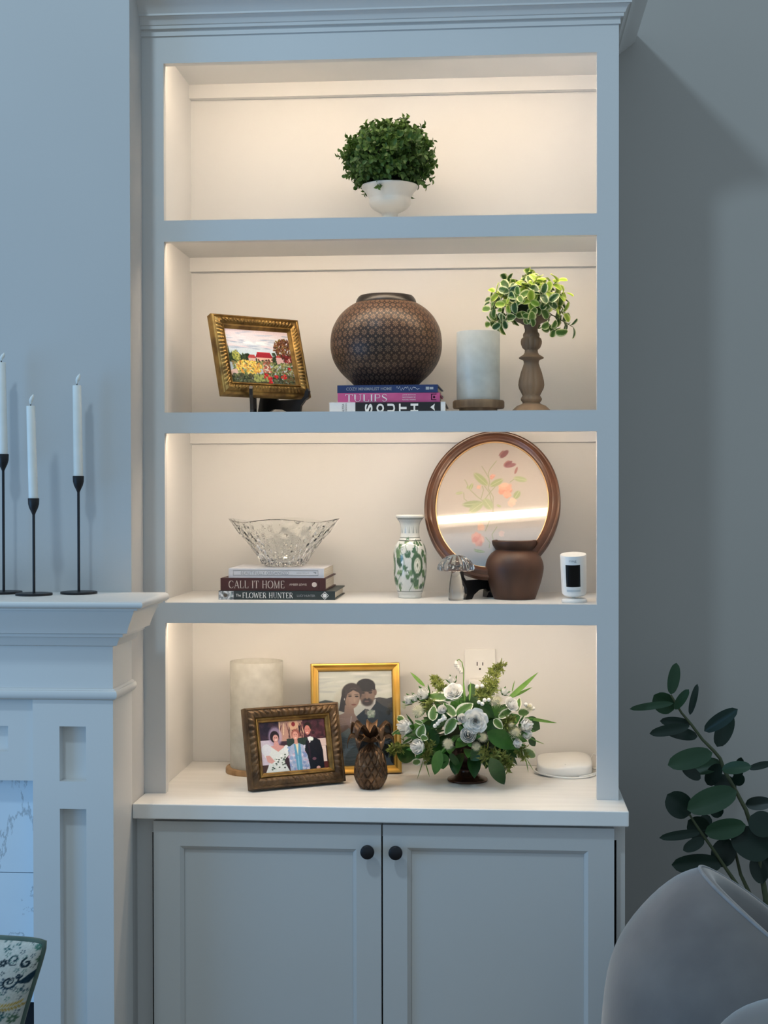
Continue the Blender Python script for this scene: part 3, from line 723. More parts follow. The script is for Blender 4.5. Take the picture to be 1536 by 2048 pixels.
# ------------------------------------------------------------------ green and white porcelain vase
yg = .165
pts = [(20, 1199), (23.2, 1198), (23.4, 1189), (24.5, 1186), (26.5, 1180), (31, 1161.5), (33.2, 1140), (33.6, 1118), (32.8, 1104), (30, 1092), (25, 1083.5), (21.5, 1079), (19.2, 1072), (18.5, 1064), (19, 1053), (21, 1045), (25.5, 1038), (28, 1034.5), (28.3, 1031.5), (27.5, 1030), (25, 1030.5), (19, 1042), (15, 1060)]
prof, foot = turned(pts, 820, yg, S3); prof[0] = (prof[0][0], 0); prof[1] = (prof[1][0], .001)
sp = smooth_prof(prof, 7)
cv = Canvas(300, 160, 'c9ccc8')
G = ['4f6b4c', '5c7857', '6e8a63', '3f5c46', '48684f']
for k, (yy, a) in enumerate(((.085, 1), (.70, 1), (.735, 1), (.965, 1))): cv.line([(0, yy), (1, yy)], .005, '59615b')
for i in range(14):
    x = (i+.5)/14; cv.poly([(x-.018, .79), (x, .885), (x+.018, .79)], '8d9694', .8); cv.line([(x-.03, .79), (x-.03, .87)], .004, 'a2a9a6')
def vine_leaf(x, y, r, ang, col):
    for k in (-35, 0, 35):
        a = math.radians(ang+k); cv.ell(x+r*.6*math.cos(a), y+r*.6*math.sin(a)*300/160, r*.62, r*.34*300/160, col, math.degrees(math.atan2(math.sin(a), math.cos(a))), .25)
for k in range(8):
    x0 = k/8+.02
    cv.line([(x0+.06*math.sin(t*5+k), .10+.58*t) for t in np.linspace(0, 1, 30)], .006, '6b8465')
for k in range(135):
    vine_leaf(random.random(), random.uniform(.13, .66), random.uniform(.022, .040), random.uniform(0, 360), random.choice(G))
for k in range(26):
    x, y = random.random(), random.uniform(.15, .65); cv.line([(x+.02*math.cos(a)*(1-a/9), y+.03*math.sin(a)*(1-a/9)) for a in np.linspace(0, 7, 30)], .005, random.choice(['7f8f86', 'dfe3df', '56705a']))
for fx, fy in ((.835, .40), (.30, .38), (.10, .45), (.54, .40)):
    cv.ell(fx, fy, .060, .15, '4a664b'); cv.ell(fx, fy, .036, .09, 'd8dacb'); cv.ell(fx, fy, .030, .075, 'aab29c')
    for a in range(0, 360, 45): cv.ell(fx+.017*math.cos(math.radians(a)), fy+.042*math.sin(math.radians(a)), .009, .02, 'dcdccf')
    cv.ell(fx, fy, .009, .022, '6f7a63')
for yy in (.085, .70, .735, .965): cv.line([(0, yy), (1, yy)], .005, '59615b')
cv.noise(.012)
mb = MB().lathe(sp, seg=300); me = mb.mesh('porcelain_vase', 180)
lc = cv.linear(); ztop_ = prof[18][1]; cols = np.zeros((len(me.vertices), 3)); white = np.array([.60, .62, .60])
for j, (r, z) in enumerate(sp):
    f = z/ztop_; row = int((1-min(max(f, 0), .999))*160); row = 159-row
    # canvas v runs from foot (0) to rim (1)
    past = j > 7*18
    line_ = lc[min(max(int(f*160), 0), 159)]
    for i in range(300): cols[j*300+i] = white if past else line_[i]
set_colors(me, cols)
M['porcelain'] = attr_material('painted_porcelain', .12, .5, coat=.5)
ob = link('porcelain_vase', me, M['porcelain']); ob.location = foot; ob.rotation_euler = (0, 0, 0)
tag(ob, 'slim white porcelain vase painted with green vines and flowers', 'vase')

# ------------------------------------------------------------------ picture frames
GOLD = material('antique_gold', (.32, .20, .06), .40, .75, vary=(.14, .08, .025), vscale=40, bump=.25, bscale=120)
GOLD_BRIGHT = material('bright_gilt', (.80, .50, .13), .30, .85, vary=(.66, .38, .08), vscale=14, stretch=(1, 1, 1))
BRONZE = material('carved_bronze_wood', (.055, .030, .014), .42, .35, vary=(.14, .082, .036), vscale=45, bump=.5, bscale=90)
BACKING = material('frame_backing', (.05, .04, .03), .8)
def leaf_orn(pitch, js, amp, diag=0.):
    def f(k, j, s_, L):
        if j not in js: return 0
        if s_ < .008 or s_ > L-.008: return 0
        q = (s_/pitch + diag*js.index(j)) % 1
        return amp*(abs(math.sin(PI*q))-.35) * (1 if js.index(j) % 2 == 0 else .6)
    return f
# garden painting in gilt frame
w, h = .214, .1805
fr = thing('framed_painting', 'small garden landscape painting in an ornate gold frame on a black stand', 'painting', (-.4851, .14, 1.6773), (-math.radians(17.69), 0, math.radians(39.42)))
prof_p = [(0, -.010), (0, .006), (.0015, .009), (.005, .010), (.0065, .0085), (.008, .0095), (.011, .0125), (.0145, .0135), (.018, .0125), (.021, .009), (.0222, .0085), (.0235, .0105), (.0252, .010), (.0262, .007), (.029, .004), (.0305, .001)]
put('frame', frame_moulding(w, h, prof_p, 150, leaf_orn(.0095, [6, 7, 8], .0042, .25)), GOLD, fr, smooth=50)
put('backing', B(-w/2+.002, w/2-.002, .003, .009, .002, h-.002), BACKING, fr)
cv = Canvas(210, 160, 'aebccb')
for v in np.linspace(0, .5, 60):
    c_ = np.array([.90, .83, .86])*(1-v*2)+np.array([.78, .86, .90])*v*2; cv.line([(0, v), (1, v)], .008, c_)
for _ in range(70): x, y = random.random(), random.uniform(.05, .36); cv.ell(x, y, random.uniform(.04, .13), .012, random.choice(['9fb0c8', 'b9c6da', 'dfe3ea', 'e6d3da', '8fa2bd']), random.uniform(-6, 6), .6, .6)
for _ in range(14): cv.ell(random.uniform(.3, .6), random.uniform(.2, .27), .06, .012, 'f0f2f4', 0, .6, .8)
DG = ['2c3a2a', '38482f', '22301f', '46573a']
for x, top in ((.02, .28), (.06, .40), (.11, .42), (.15, .37)): cv.poly([(x-.025, .62), (x, top), (x+.025, .62)], random.choice(DG))
cv.spray(120, 0, .32, .48, .62, DG, .012, .03)
for _ in range(60): a, r = random.uniform(0, 2*PI), math.sqrt(random.random()); cv.ell(.13+.06*r*math.cos(a), .50+.10*r*math.sin(a), .012, .016, random.choice(['b7b25c', '9aa04c', 'cdc56f', '7d8444']), random.uniform(0, 180), .4, .9)
cv.spray(70, .28, .72, .54, .64, DG+['6b7a45'], .01, .025)
cv.poly([(.31, .53), (.42, .53), (.42, .60), (.31, .60)], 'd7b9ab'); cv.poly([(.30, .53), (.33, .47), (.41, .47), (.43, .53)], 'b24b4b')
cv.poly([(.44, .50), (.68, .50), (.68, .59), (.44, .59)], 'e2b7a4'); cv.poly([(.42, .515), (.46, .42), (.66, .42), (.70, .515)], '9c2732'); cv.line([(.46, .42), (.66, .42)], .008, 'c8444b')
cv.spray(20, .46, .68, .55, .62, ['2b2622', '5b3a30', '8b6a55'], .008, .018)
cv.poly([(.74, .5), (.86, .5), (.86, .64), (.74, .64)], 'd1aaa8'); cv.poly([(.73, .5), (.77, .45), (.84, .45), (.87, .5)], 'b34444'); cv.poly([(.90, .5), (1, .5), (1, .64), (.90, .64)], 'cf9c96')
for _ in range(330):
    a, r = random.uniform(0, 2*PI), math.sqrt(random.random()); cv.ell(.90+.155*r*math.cos(a)+random.gauss(0, .008), .33+.185*r*math.sin(a), random.uniform(.008, .022), random.uniform(.008, .02), random.choice(['57321f', '6e4327', '40261a', '86573a', '4a2f26', '7a6a3c']), random.uniform(0, 180), .4, .9)

cv.spray(50, .84, 1, .45, .62, ['7d2428', '5b2320', '3c2620'], .008, .02)
cv.spray(40, .70, .74, .42, .66, ['26301f', '33402a'], .01, .02)
cv.spray(420, .05, .98, .60, .86, ['6d7b4a', '8a9458', '56663d', 'a9ac74', '7f6c4a', '3f4c30'], .008, .022)
for _ in range(260):
    a, r = random.uniform(0, 2*PI), math.sqrt(random.random()); cv.ell(.30+.20*r*math.cos(a), .70+.13*r*math.sin(a), .016, .012, random.choice(['ecd568', 'e6c24e', 'f0e08a', 'e19a4a', 'd9b24a', 'c78642']), random.uniform(0, 180), .4, .9)
cv.spray(60, .52, .64, .60, .78, ['a8584c', 'c98a72', 'e2d3c0', '8d4a40'], .008, .016)
cv.poly([(.0, .78), (.10, .74), (.12, .82), (0, .90)], 'd8b9b0')
cv.spray(420, 0, 1, .84, 1, ['3c4634', '2e3628', '566046', '6d7350', '494538'], .01, .024); cv.spray(80, .35, .6, .84, .96, ['8a9658', 'a2aa68'], .008, .018)
for x, y, r in ((.55, .83, .03), (.60, .90, .035), (.60, .97, .03), (.70, .86, .03), (.82, .85, .045), (.93, .70, .022), (.52, .88, .018)):
    for _ in range(12): a = random.uniform(0, 6.28); cv.ell(x+r*.6*math.cos(a), y+r*.7*math.sin(a), r*.5, r*.5, random.choice(['c22a2f', 'd8383a', 'a81e28', 'e0524c']), 0, .5, .9)
cv.spray(60, .80, 1, .70, 1, ['5a3b28', '6b5236', '7c6a3e'], .006, .014)
cv.noise(.02)
ob = link('painted_canvas', print_mesh('painted_canvas', cv, w-.058, h-.058), M['canvas'], fr); ob.location = (0, -.0015, .029)

def plate_stand(label, hooks, dirs, zb, lift, name='display_stand'):
    """two interlocking black boards; hooks: points under the frame edge, dirs: directions they point to"""
    c = (Vector(hooks[0])+Vector(hooks[1]))/2
    st = thing(name, label, 'stand', (c.x, c.y, zb))
    for hk, d in zip(hooks, dirs):
        d = Vector((d[0], d[1], 0)).normalized(); nrm = Vector((-d.y, d.x, 0))
        L = lift
        poly = [(-.105, 0), (-.088, 0), (-.080, L*.25), (-.062, L*.48), (-.040, L*.45), (-.020, L*.22), (-.012, 0), (.012, 0), (.006, L*.30), (.008, L*.62), (.018, L*.92), (.026, L*1.1), (.029, L*1.45), (.024, L*1.62),
                (.0195, L*1.45), (.017, L*1.18), (.010, L*1.0), (-.030, L*.985), (-.052, L*1.0), (-.075, L*2.5), (-.085, L*2.6), (-.088, L*2.4)]
        base = Vector((hk[0], hk[1], 0))
        mb = MB().prism(poly, lambda a, b, t: base+d*a+nrm*t+Vector((0, 0, b)), -.0035, .0035)
        mb.v = [(p[0]-c.x, p[1]-c.y, p[2]) for p in mb.v]
        put('stand_board', mb, M['black_wood'], st)
    return st
plate_stand('black wooden easel stand holding the garden painting', [(-.512, .113), (-.424, .185)], [(.10, -.99), (.90, -.42)], S2, .0370)

# bright gilt portrait frame
w, h = .1956, .2388
fr = thing('framed_portrait', 'bright gold frame with a portrait of a bride and groom', 'photo frame', (-.302, .2186, ZCOUNT+.0022), (-math.radians(11.07), 0, math.radians(10.8)))
put('frame', frame_moulding(w, h, [(0, -.010), (0, .005), (.0015, .0075), (.004, .008), (.006, .0065), (.009, .0045), (.0115, .0055), (.0135, .0065), (.0155, .006), (.0165, .003), (.0175, 0)], 4), GOLD_BRIGHT, fr, smooth=35)
put('backing', B(-w/2+.002, w/2-.002, .002, .008, .002, h-.002), BACKING, fr)
put('easel_back', MB().prism([(0, .03), (.055, .0125), (.058, .0131), (.004, .16), (0, .16)], lambda a, b, d: (d, .008+a, b), -.02, .02), BACKING, fr)
cv = Canvas(190, 245, 'dfe2dc')
for v in np.linspace(0, .36, 90):
    k = v/.36; cv.line([(0, v), (1, v)], .012, np.array([.82, .84, .82])*(1-k)+np.array([.93, .94, .90])*k)
for _ in range(50): cv.ell(random.random(), random.uniform(0, .28), random.uniform(.05, .16), .010, random.choice(['f1f2ee', 'c3c9c8', 'd4d8d5', 'e9ebe4']), random.uniform(-12, 6), .7, .55)
cv.poly([(0, .325), (.09, .305), (.18, .315), (.27, .335), (.27, 1), (0, 1)], '4d524d'); cv.poly([(.72, .30), (.82, .285), (.92, .30), (1, .285), (1, 1), (.6, 1)], '57534f')
cv.ell(.28, .34, .09, .17, 'd9d6c6', 20, .5, .55)
cv.poly([(.48, .50), (.60, .42), (.76, .31), (.86, .37), (1.0, .43), (1, 1), (.44, 1)], '33363a'); cv.poly([(.80, .42), (1, .50), (1, 1), (.86, 1)], '2a2c30'); cv.line([(.64, .5), (.60, .75), (.58, 1)], .012, '222428')
cv.poly([(.615, .405), (.70, .32), (.775, .30), (.765, .35), (.69, .425), (.665, .41)], 'd9d8d4'); cv.poly([(.62, .41), (.66, .41), (.67, .47), (.62, .46)], '6f6a63')
cv.ell(.655, .245, .108, .125, '8f7768'); cv.ell(.70, .23, .06, .09, 'a58b7a', 0, .5, .7)
cv.ell(.765, .23, .022, .035, '8a7163'); cv.ell(.64, .155, .125, .068, '3f3833'); cv.poly([(.525, .15), (.55, .21), (.60, .175), (.70, .16), (.745, .21), (.77, .20), (.765, .15), (.66, .09)], '3f3833')
cv.ell(.655, .335, .075, .040, '54473f', 0, .5); cv.ell(.655, .305, .042, .014, '4b3f38', 0, .5); cv.ell(.65, .325, .03, .008, '8d6a60'); cv.ell(.655, .28, .02, .022, 'a0826f', 0, .5)
for ex in (.60, .70): cv.ell(ex, .236, .026, .008, '3a312c'); cv.line([(ex-.035, .222), (ex+.03, .216)], .012, '362e29')
cv.ell(.45, .235, .135, .105, '51463f'); cv.poly([(.33, .20), (.30, .30), (.27, .42), (.36, .44), (.385, .33), (.38, .22)], '473d37')
cv.poly([(.355, .36), (.47, .38), (.48, .47), (.34, .47)], 'a98d7d'); cv.poly([(.26, .47), (.34, .445), (.48, .45), (.545, .54), (.52, .68), (.27, .66)], 'a78c7f')
cv.ell(.458, .293, .098, .108, 'ad917f', 12); cv.ell(.475, .29, .06, .08, 'bfa493', 12, .6, .7); cv.poly([(.36, .21), (.47, .185), (.55, .20), (.56, .24), (.47, .205), (.39, .245), (.355, .34)], '51463f')
for ex, ey in ((.425, .268), (.515, .272)): cv.ell(ex, ey, .024, .008, '41362f'); cv.line([(ex-.03, ey-.018), (ex+.025, ey-.02)], .006, '5d4d43')
cv.ell(.485, .312, .012, .02, 'c3a896', 0, .6); cv.ell(.475, .358, .034, .009, '94625a'); cv.ell(.35, .30, .006, .012, 'e6e2da')
for i in range(4): cv.line([(.28, .505+.022*i), (.40, .51+.018*i)], .018, 'b59a8b'); cv.line([(.28, .516+.022*i), (.39, .52+.018*i)], .004, '7d675c')
cv.ell(.41, .535, .05, .04, 'b0958a', 0, .3); cv.line([(.44, .48), (.425, .55)], .008, 'd8d6d0')
cv.poly([(.285, .66), (.36, .625), (.40, .60), (.455, .635), (.52, .69), (.53, 1), (.30, 1)], 'a9b3b0')
for i in range(14): cv.line([(.30, .70+.02*i), (.40, .715+.02*i), (.52, .70+.02*i)], .008, random.choice(['929d9b', 'bcc5c2', '8a9594', 'c6cecb']), .7)
cv.ell(.705, .455, .055, .04, 'b9c4b4', 0, .5); cv.spray(24, .66, .76, .43, .49, ['d6dcd0', 'a3b5a0', '8ea58e', 'c8d0c4'], .012, .02)
cv.noise(.01)
ob = link('wedding_photo', print_mesh('wedding_photo', cv, w-.033, h-.033), M['print'], fr); ob.location = (0, .0012, .0165)
put('glass_pane', B(-w/2+.012, w/2-.012, -.0016, -.0006, .012, h-.012), M['pane'], fr)

# carved bronze photo frame
w, h = .2105, .1665
fr = thing('framed_photo', 'carved bronze frame with a photo of a bride between two guests', 'photo frame', (-.4118, .0772, ZCOUNT+.0033), (-math.radians(14.79), 0, math.radians(30.03)))
prof_f = [(0, -.012), (0, .010), (.0012, .0125), (.004, .013), (.0055, .0115), (.0075, .012), (.010, .014), (.0135, .0145), (.017, .0135), (.0205, .0105), (.022, .0085)]
def scallop(k, j, s_, L):
    if j not in (5, 6, 7, 8, 9) or s_ < .010 or s_ > L-.010: return 0
    q = (s_/.0145+(.18*(j-5) if k != 2 else 0)) % 1
    return (.0042 if k == 2 else .0032)*(abs(math.sin(PI*q))-.5)*(1.2 if j in (6, 7) else .7)
put('frame', frame_moulding(w, h, prof_f, 140, scallop), BRONZE, fr, smooth=50)
ins = MB(); fm = frame_moulding(w-.043, h-.043, [(-.001, .006), (0, .0085), (.002, .0105), (.004, .0100), (.0055, .0075), (.008, .005), (.0095, .004), (.0105, .0005)], 2); fm.v = [(a, b, c+.0215) for a, b, c in fm.v]
tag(put('inner_slip', fm, GOLD, fr, smooth=40), 'plain gold inner slip')
put('backing', B(-w/2+.002, w/2-.002, .002, .011, .002, h-.002), BACKING, fr)
put('easel_back', MB().prism([(0, .03), (.052, .0168), (.055, .0176), (.004, .12), (0, .12)], lambda a, b, d: (d, .011+a, b), -.02, .02), BACKING, fr)
cv = Canvas(200, 150, '3a2530')
cv.spray(120, 0, .4, 0, .4, ['2c2233', '3a2838', '241d2e', '46303c'], .02, .06); cv.spray(120, .6, 1, 0, .36, ['4a2430', '3d1d28', '5a303a', '2c1820'], .02, .05)
cv.poly([(.30, .0), (.66, .0), (.66, .40), (.30, .40)], 'b98f80')
for i in range(26): x = random.uniform(.30, .66); cv.line([(x, random.uniform(0, .15)), (x+random.uniform(-.05, .05), random.uniform(.2, .4))], .012, random.choice(['2c2026', 'd9b48f', '7a4a4a', 'e3c7a4', '5a3038']))
cv.ell(.52, .08, .07, .12, 'd2a88a'); cv.ell(.52, .08, .028, .045, '8e2a30')
cv.poly([(.40, .36), (.72, .36), (.72, .62), (.40, .62)], '2a3a34'); cv.poly([(0, .36), (.20, .36), (.20, .85), (0, .85)], 'cfc3d3'); cv.poly([(.86, .40), (1, .40), (1, .55), (.86, .55)], 'd8c2bd'); cv.poly([(.90, .55), (.98, .55), (.98, .88), (.88, .88)], 'e2cec8')
cv.poly([(.86, .86), (1, .86), (1, 1), (.86, 1)], '5b2a26'); cv.poly([(0, .84), (.1, .84), (.1, 1), (0, 1)], '47302c')
cv.ell(.235, .30, .10, .19, 'b7a0bd', 0, .3, .75); cv.ell(.225, .30, .068, .115, '241a20'); cv.ell(.238, .335, .042, .075, 'd09a92'); cv.ell(.242, .365, .018, .010, 'f0e0dc'); cv.ell(.228, .32, .006, .008, '3a2420'); cv.ell(.254, .32, .006, .008, '3a2420')
cv.poly([(.21, .40), (.27, .40), (.28, .47), (.40, .50), (.40, .60), (.10, .60), (.10, .50), (.20, .47)], 'd59c96')
cv.poly([(.04, .46), (.10, .43), (.16, .49), (.26, .60), (.36, .51), (.41, .50), (.41, .68), (.36, .74), (.34, .80), (.41, 1), (.05, 1), (.12, .80), (.05, .66)], 'e3e7e6'); cv.ell(.085, .55, .07, .11, 'dfe0e8'); cv.ell(.385, .56, .04, .08, 'e9ecec')
cv.poly([(.07, .66), (.13, .66), (.20, .78), (.15, .82), (.09, .78)], 'd4a09a')
for _ in range(40): cv.ell(random.uniform(.15, .36), random.uniform(.66, .95), .014, .014, random.choice(['f2f4f2', 'e6ece6', '56685a', 'c9d6cc', '2f4238']), 0, .4)
cv.poly([(.43, .52), (.50, .46), (.57, .46), (.64, .50), (.68, .66), (.72, .94), (.70, 1), (.42, 1), (.41, .70)], 'a9b4d0'); cv.spray(80, .42, .70, .50, 1, ['7f93c4', 'b9c6dc', 'c9a8c4', '8aa6d0', 'd9d4e4'], .012, .03)
cv.poly([(.50, .47), (.60, .47), (.60, 1), (.52, 1)], '5f9dc0'); cv.poly([(.525, .47), (.57, .47), (.55, .72)], 'e4dcbe'); cv.line([(.55, .72), (.55, 1)], .014, '8cc4dc')
cv.ell(.54, .28, .06, .105, '9b5b50'); cv.ell(.535, .31, .043, .085, 'd49a8c'); cv.ell(.535, .355, .018, .008, 'f0dcd4'); cv.ell(.52, .29, .006, .008, '4a2a26'); cv.ell(.552, .29, .006, .008, '4a2a26'); cv.poly([(.515, .38), (.56, .38), (.565, .47), (.51, .47)], 'd09688')
cv.poly([(.69, .42), (.74, .36), (.80, .36), (.90, .43), (.93, .64), (.93, 1), (.72, 1), (.69, .70), (.66, .62)], '12141f'); cv.poly([(.715, .36), (.765, .34), (.755, .46), (.73, .48)], 'e8e6ea'); cv.ell(.775, .395, .03, .04, 'e9efe9', 0, .4); cv.line([(.725, .44), (.73, .76)], .02, '2d1d2c')
cv.ell(.735, .16, .058, .10, '20140f'); cv.ell(.725, .215, .043, .095, 'cc8378'); cv.ell(.705, .20, .006, .008, '3a201c'); cv.ell(.742, .20, .006, .008, '3a201c'); cv.ell(.72, .265, .016, .008, 'ecd4cc'); cv.ell(.77, .22, .01, .025, 'b8766a')
cv.ell(.79, .79, .03, .03, '6b4a58'); cv.ell(.84, .97, .03, .03, 'd8a89c')
cv.noise(.018)
ob = link('family_photo', print_mesh('family_photo', cv, w-.062, h-.062), M['print'], fr); ob.location = (0, -.0002, .031)

# oval print in a brown frame, leaning on its stand
OW, OH = .291, .345
yo = .128
bo = aty(973.5, 1158.0, yo)
ofr = thing('oval_frame', 'large oval brown wooden frame with a faded rose print', 'picture', (bo.x+.003, yo, bo.z), (-math.radians(25), 0, math.radians(-6)))
def oval(prof, n=128):
    mb = MB(); vs = []
    for t, p in prof:
        for i in range(n):
            a = 2*PI*i/n; vs.append(((OW/2-t)*math.cos(a), -p, OH/2+(OH/2-t)*math.sin(a)))
    return mb.add(vs, [(j*n+i, j*n+(i+1) % n, (j+1)*n+(i+1) % n, (j+1)*n+i) for j in range(len(prof)-1) for i in range(n)])
M['walnut'] = material('walnut_brown', (.062, .024, .012), .36, vary=(.105, .042, .02), vscale=18, coat=.2)
put('frame', oval([(0, -.008), (0, .004), (.0015, .0075), (.0045, .0085), (.0065, .0075), (.008, .0085), (.0115, .0125), (.0155, .0135), (.0185, .0115), (.0205, .0085), (.0225, .0080), (.0238, .0068), (.0246, .003), (.0247, 0)]), M['walnut'], ofr, smooth=45)
M['gilt_edge'] = material('thin_gilt_edge', (.70, .46, .24), .4, .5, vary=(.6, .38, .18), vscale=20)
put('inner_slip', oval([(.0243, .0022), (.0262, .0022), (.0264, 0)]), M['gilt_edge'], ofr)
put('backing', MB().prism([((OW/2-.002)*math.cos(2*PI*i/64), OH/2+(OH/2-.002)*math.sin(2*PI*i/64)) for i in range(64)], lambda a, b, d: (a, d, b), .002, .007), BACKING, ofr)
iw, ih = OW-.048, OH-.048
cv = Canvas(250, 300, 'c0b9b6')
def bx_(x, y): return ((x-15)/1490, (y-45)/1690)   # from a 1536-wide study of the print
def P_(*pts): return [bx_(*p) for p in pts]
SG = 'a3a78c'
for pl in ([(790, 310), (710, 420), (690, 480), (715, 600), (700, 680), (770, 790), (780, 1000), (690, 1250)], [(620, 650), (640, 700), (610, 830)], [(650, 650), (720, 740), (760, 880)], [(790, 660), (730, 730), (640, 860)], [(450, 690), (560, 790), (640, 850)], [(1030, 560), (980, 600)], [(600, 380), (660, 470), (700, 540)], [(380, 740), (390, 820), (430, 850)], [(440, 680), (410, 600), (380, 560)], [(700, 1330), (760, 1400), (750, 1470)], [(560, 1480), (640, 1520), (700, 1520)], [(840, 1190), (780, 1290), (800, 1360)]): cv.line(P_(*pl), .007, SG, .9)
def leaf_(x0, y0, x1, y1, wd, col, vein='c4c9a4'):
    (a, b), (c_, d_) = bx_(x0, y0), bx_(x1, y1); L = math.hypot(c_-a, (d_-b)*1.13); ang = math.degrees(math.atan2((d_-b)*300, (c_-a)*250))
    cv.ell((a+c_)/2, (b+d_)/2, L/2, wd/1490/2*.85, col, ang, .3, .92); cv.line([(a, b), (c_, d_)], .005, vein, .7)
for q in ((690, 640, 505, 475, 95), (725, 650, 885, 560, 85), (1030, 540, 1200, 575, 75), (640, 880, 380, 900, 95), (640, 870, 470, 1000, 110), (650, 820, 760, 960, 110), (1050, 820, 1110, 715, 80), (460, 700, 490, 610, 45), (370, 735, 275, 750, 40), (430, 690, 440, 640, 40), (880, 930, 820, 900, 30), (560, 1500, 690, 1520, 40)): leaf_(*q, random.choice(['a2ae82', '98a57e', 'aab58e']))
for x0, y0, x1, y1, wd, col in ((840, 265, 940, 165, 70, '805055'), (820, 240, 880, 165, 30, '9c6e6c'), (890, 380, 965, 305, 50, 'a87874'), (900, 385, 1050, 355, 60, '94646a'), (905, 370, 1000, 315, 45, '8a5a60'), (1040, 490, 1072, 390, 32, 'a0706e')):
    (a, b), (c_, d_) = bx_(x0, y0), bx_(x1, y1); L = math.hypot(c_-a, (d_-b)*1.13); cv.ell((a+c_)/2, (b+d_)/2, L/2, wd/1490/2*.85, col, math.degrees(math.atan2((d_-b)*300, (c_-a)*250)), .3, .9)
for x, y, r, cs_ in ((920, 690, 100, ['dca794', 'e3b6a2', 'd0907f', 'e6c2b0']), (960, 760, 70, ['e0ae9c', 'd89e8c']), (755, 530, 45, ['dcaca0', 'd2988c']), (580, 670, 35, ['dcb4a6']), (600, 1350, 105, ['dfa595', 'd68f80', 'e6bcac']), (620, 1200, 60, ['e3c0ae', 'e0b8a4']), (900, 1280, 45, ['d6bdb8', 'dcc8c0']), (1020, 860, 70, ['e6c8b8', 'e0beb0'])):
    a, b = bx_(x, y)
    for _ in range(18):
        t, q = random.uniform(0, 6.28), math.sqrt(random.random())*.6; cv.ell(a+q*r/1490*math.cos(t), b+q*r/1690*math.sin(t), r/1490*random.uniform(.3, .6), r/1690*random.uniform(.2, .4), random.choice(cs_), random.uniform(0, 180), .4, .75)
cv.noise(.006)
inside = lambda x, z: (x/(iw/2*1.03))**2+((z-ih/2)/(ih/2*1.03))**2 < 1
ob = link('rose_print', print_mesh('rose_print', cv, iw, ih, inside), M['print'], ofr); ob.location = (0, .001, .024)
put('glass_pane', MB().prism([((OW/2-.0245)*math.cos(2*PI*i/96), OH/2+(OH/2-.0245)*math.sin(2*PI*i/96)) for i in range(96)], lambda a, b, d: (a, d, b), -.0006, .0006), M['pane'], ofr)
plate_stand('black wooden easel stand under the oval rose print', [(bo.x-.040, yo-.006), (bo.x+.046, yo-.012)], [(-.55, -.84), (.50, -.87)], S3, bo.z-S3-.002)

# ------------------------------------------------------------------ glass mushroom
ym = .095
c = aty(912, 1202, ym); s = spx(c)
mz = lambda py: aty(912, py, ym).z-S3
mu = thing('glass_mushroom', 'small clear glass mushroom with a ribbed cap', 'figurine', (c.x, ym, S3))
stem = smooth_prof([(13/s, 0), (15/s, .001), (15.5/s, mz(1194)), (14.5/s, mz(1178)), (12/s, mz(1160)), (9.5/s, mz(1147)), (9/s, mz(1138)), (1e-5, mz(1137.5))], 4)
put('stem', MB().lathe(stem, seg=48), M['thin_crystal'], mu, smooth=180)
zc_ = mz(1141)
capp = smooth_prof([(9.2/s, zc_+.001), (24/s, zc_-.0005), (33/s, zc_), (36/s, zc_+.004), (34.5/s, zc_+.011), (28/s, zc_+.021), (18/s, zc_+.029), (7/s, zc_+.0325), (1e-5, zc_+.033)], 5)
put('cap', MB().lathe(capp, seg=112, mod=lambda t, j, r, z: (r*(1+.045*math.cos(14*t)*min(1, r*s/20)), z)), M['thin_crystal'], mu, smooth=60)

# ------------------------------------------------------------------ brown wooden jar
yj = .145
prof, foot = turned([(39, 1202), (41, 1197), (46, 1184), (53, 1163), (57.5, 1142), (57.8, 1130), (54, 1117), (47, 1107), (40, 1101.5), (37.5, 1100), (39, 1097), (43.5, 1090), (45, 1084), (44.5, 1081), (42, 1080), (38, 1081), (35, 1090), (34, 1100)], 1029, yj, S3)
prof[0] = (prof[0][0], 0)
M['jar'] = material('brown_leather_wood', (.042, .017, .009), .48, vary=(.085, .036, .019), vscale=16, stretch=(1, 1, .3), bump=.25, bscale=60)
jo = put('wooden_jar', MB().lathe(smooth_prof(prof, 4), seg=80), M['jar'], smooth=60); jo.location = foot
tag(jo, 'squat dark brown wooden jar with a thick rim', 'jar')

# ------------------------------------------------------------------ white security camera
yk = .060
c = aty(1148.5, 1203, yk); s = spx(c)
kz = lambda py: aty(1148.5, py, yk).z-S3
sk = thing('security_camera', 'white cylindrical security camera with a black front window', 'camera', (c.x, yk, S3))
put('foot_disc', MB().lathe([(24.5/s, 0), (25.5/s, .001), (25.5/s, .005), (22/s, .008), (6/s, .009)], seg=48), M['white_plastic'], sk, smooth=40)
put('neck', MB().lathe([(4/s, .008), (3.5/s, .012), (6/s, .018)], seg=24), M['white_plastic'], sk, smooth=60)
hb = kz(1191); H = kz(1107)-hb; r = 25.3/s
TI = Matrix.Translation((0, 0, hb)) @ Matrix.Rotation(math.radians(-2), 4, 'Y') @ Matrix.Rotation(math.radians(9), 4, 'X')
bd = put('body', MB().lathe([(r*.45, -.001), (r*.8, .0015), (r*.94, .005), (r*.97, .010), (r, H*.5), (r*1.03, H-.002), (r*1.01, H), (r*.4, H)], seg=64).xf(TI), M['white_plastic'], sk, smooth=35)
def wrapq(a0, a1, z0, z1, rr, n=14):
    vs = []
    for zz_ in (z0, z1):
        for i in range(n+1): a = math.radians(a0+(a1-a0)*i/n); vs.append((rr(zz_)*math.cos(a), rr(zz_)*math.sin(a), zz_))
    return MB().add(vs, [(i, i+1, n+1+i+1, n+1+i) for i in range(n)])
rad = lambda z: r*(.975+.055*z/H)+.0003
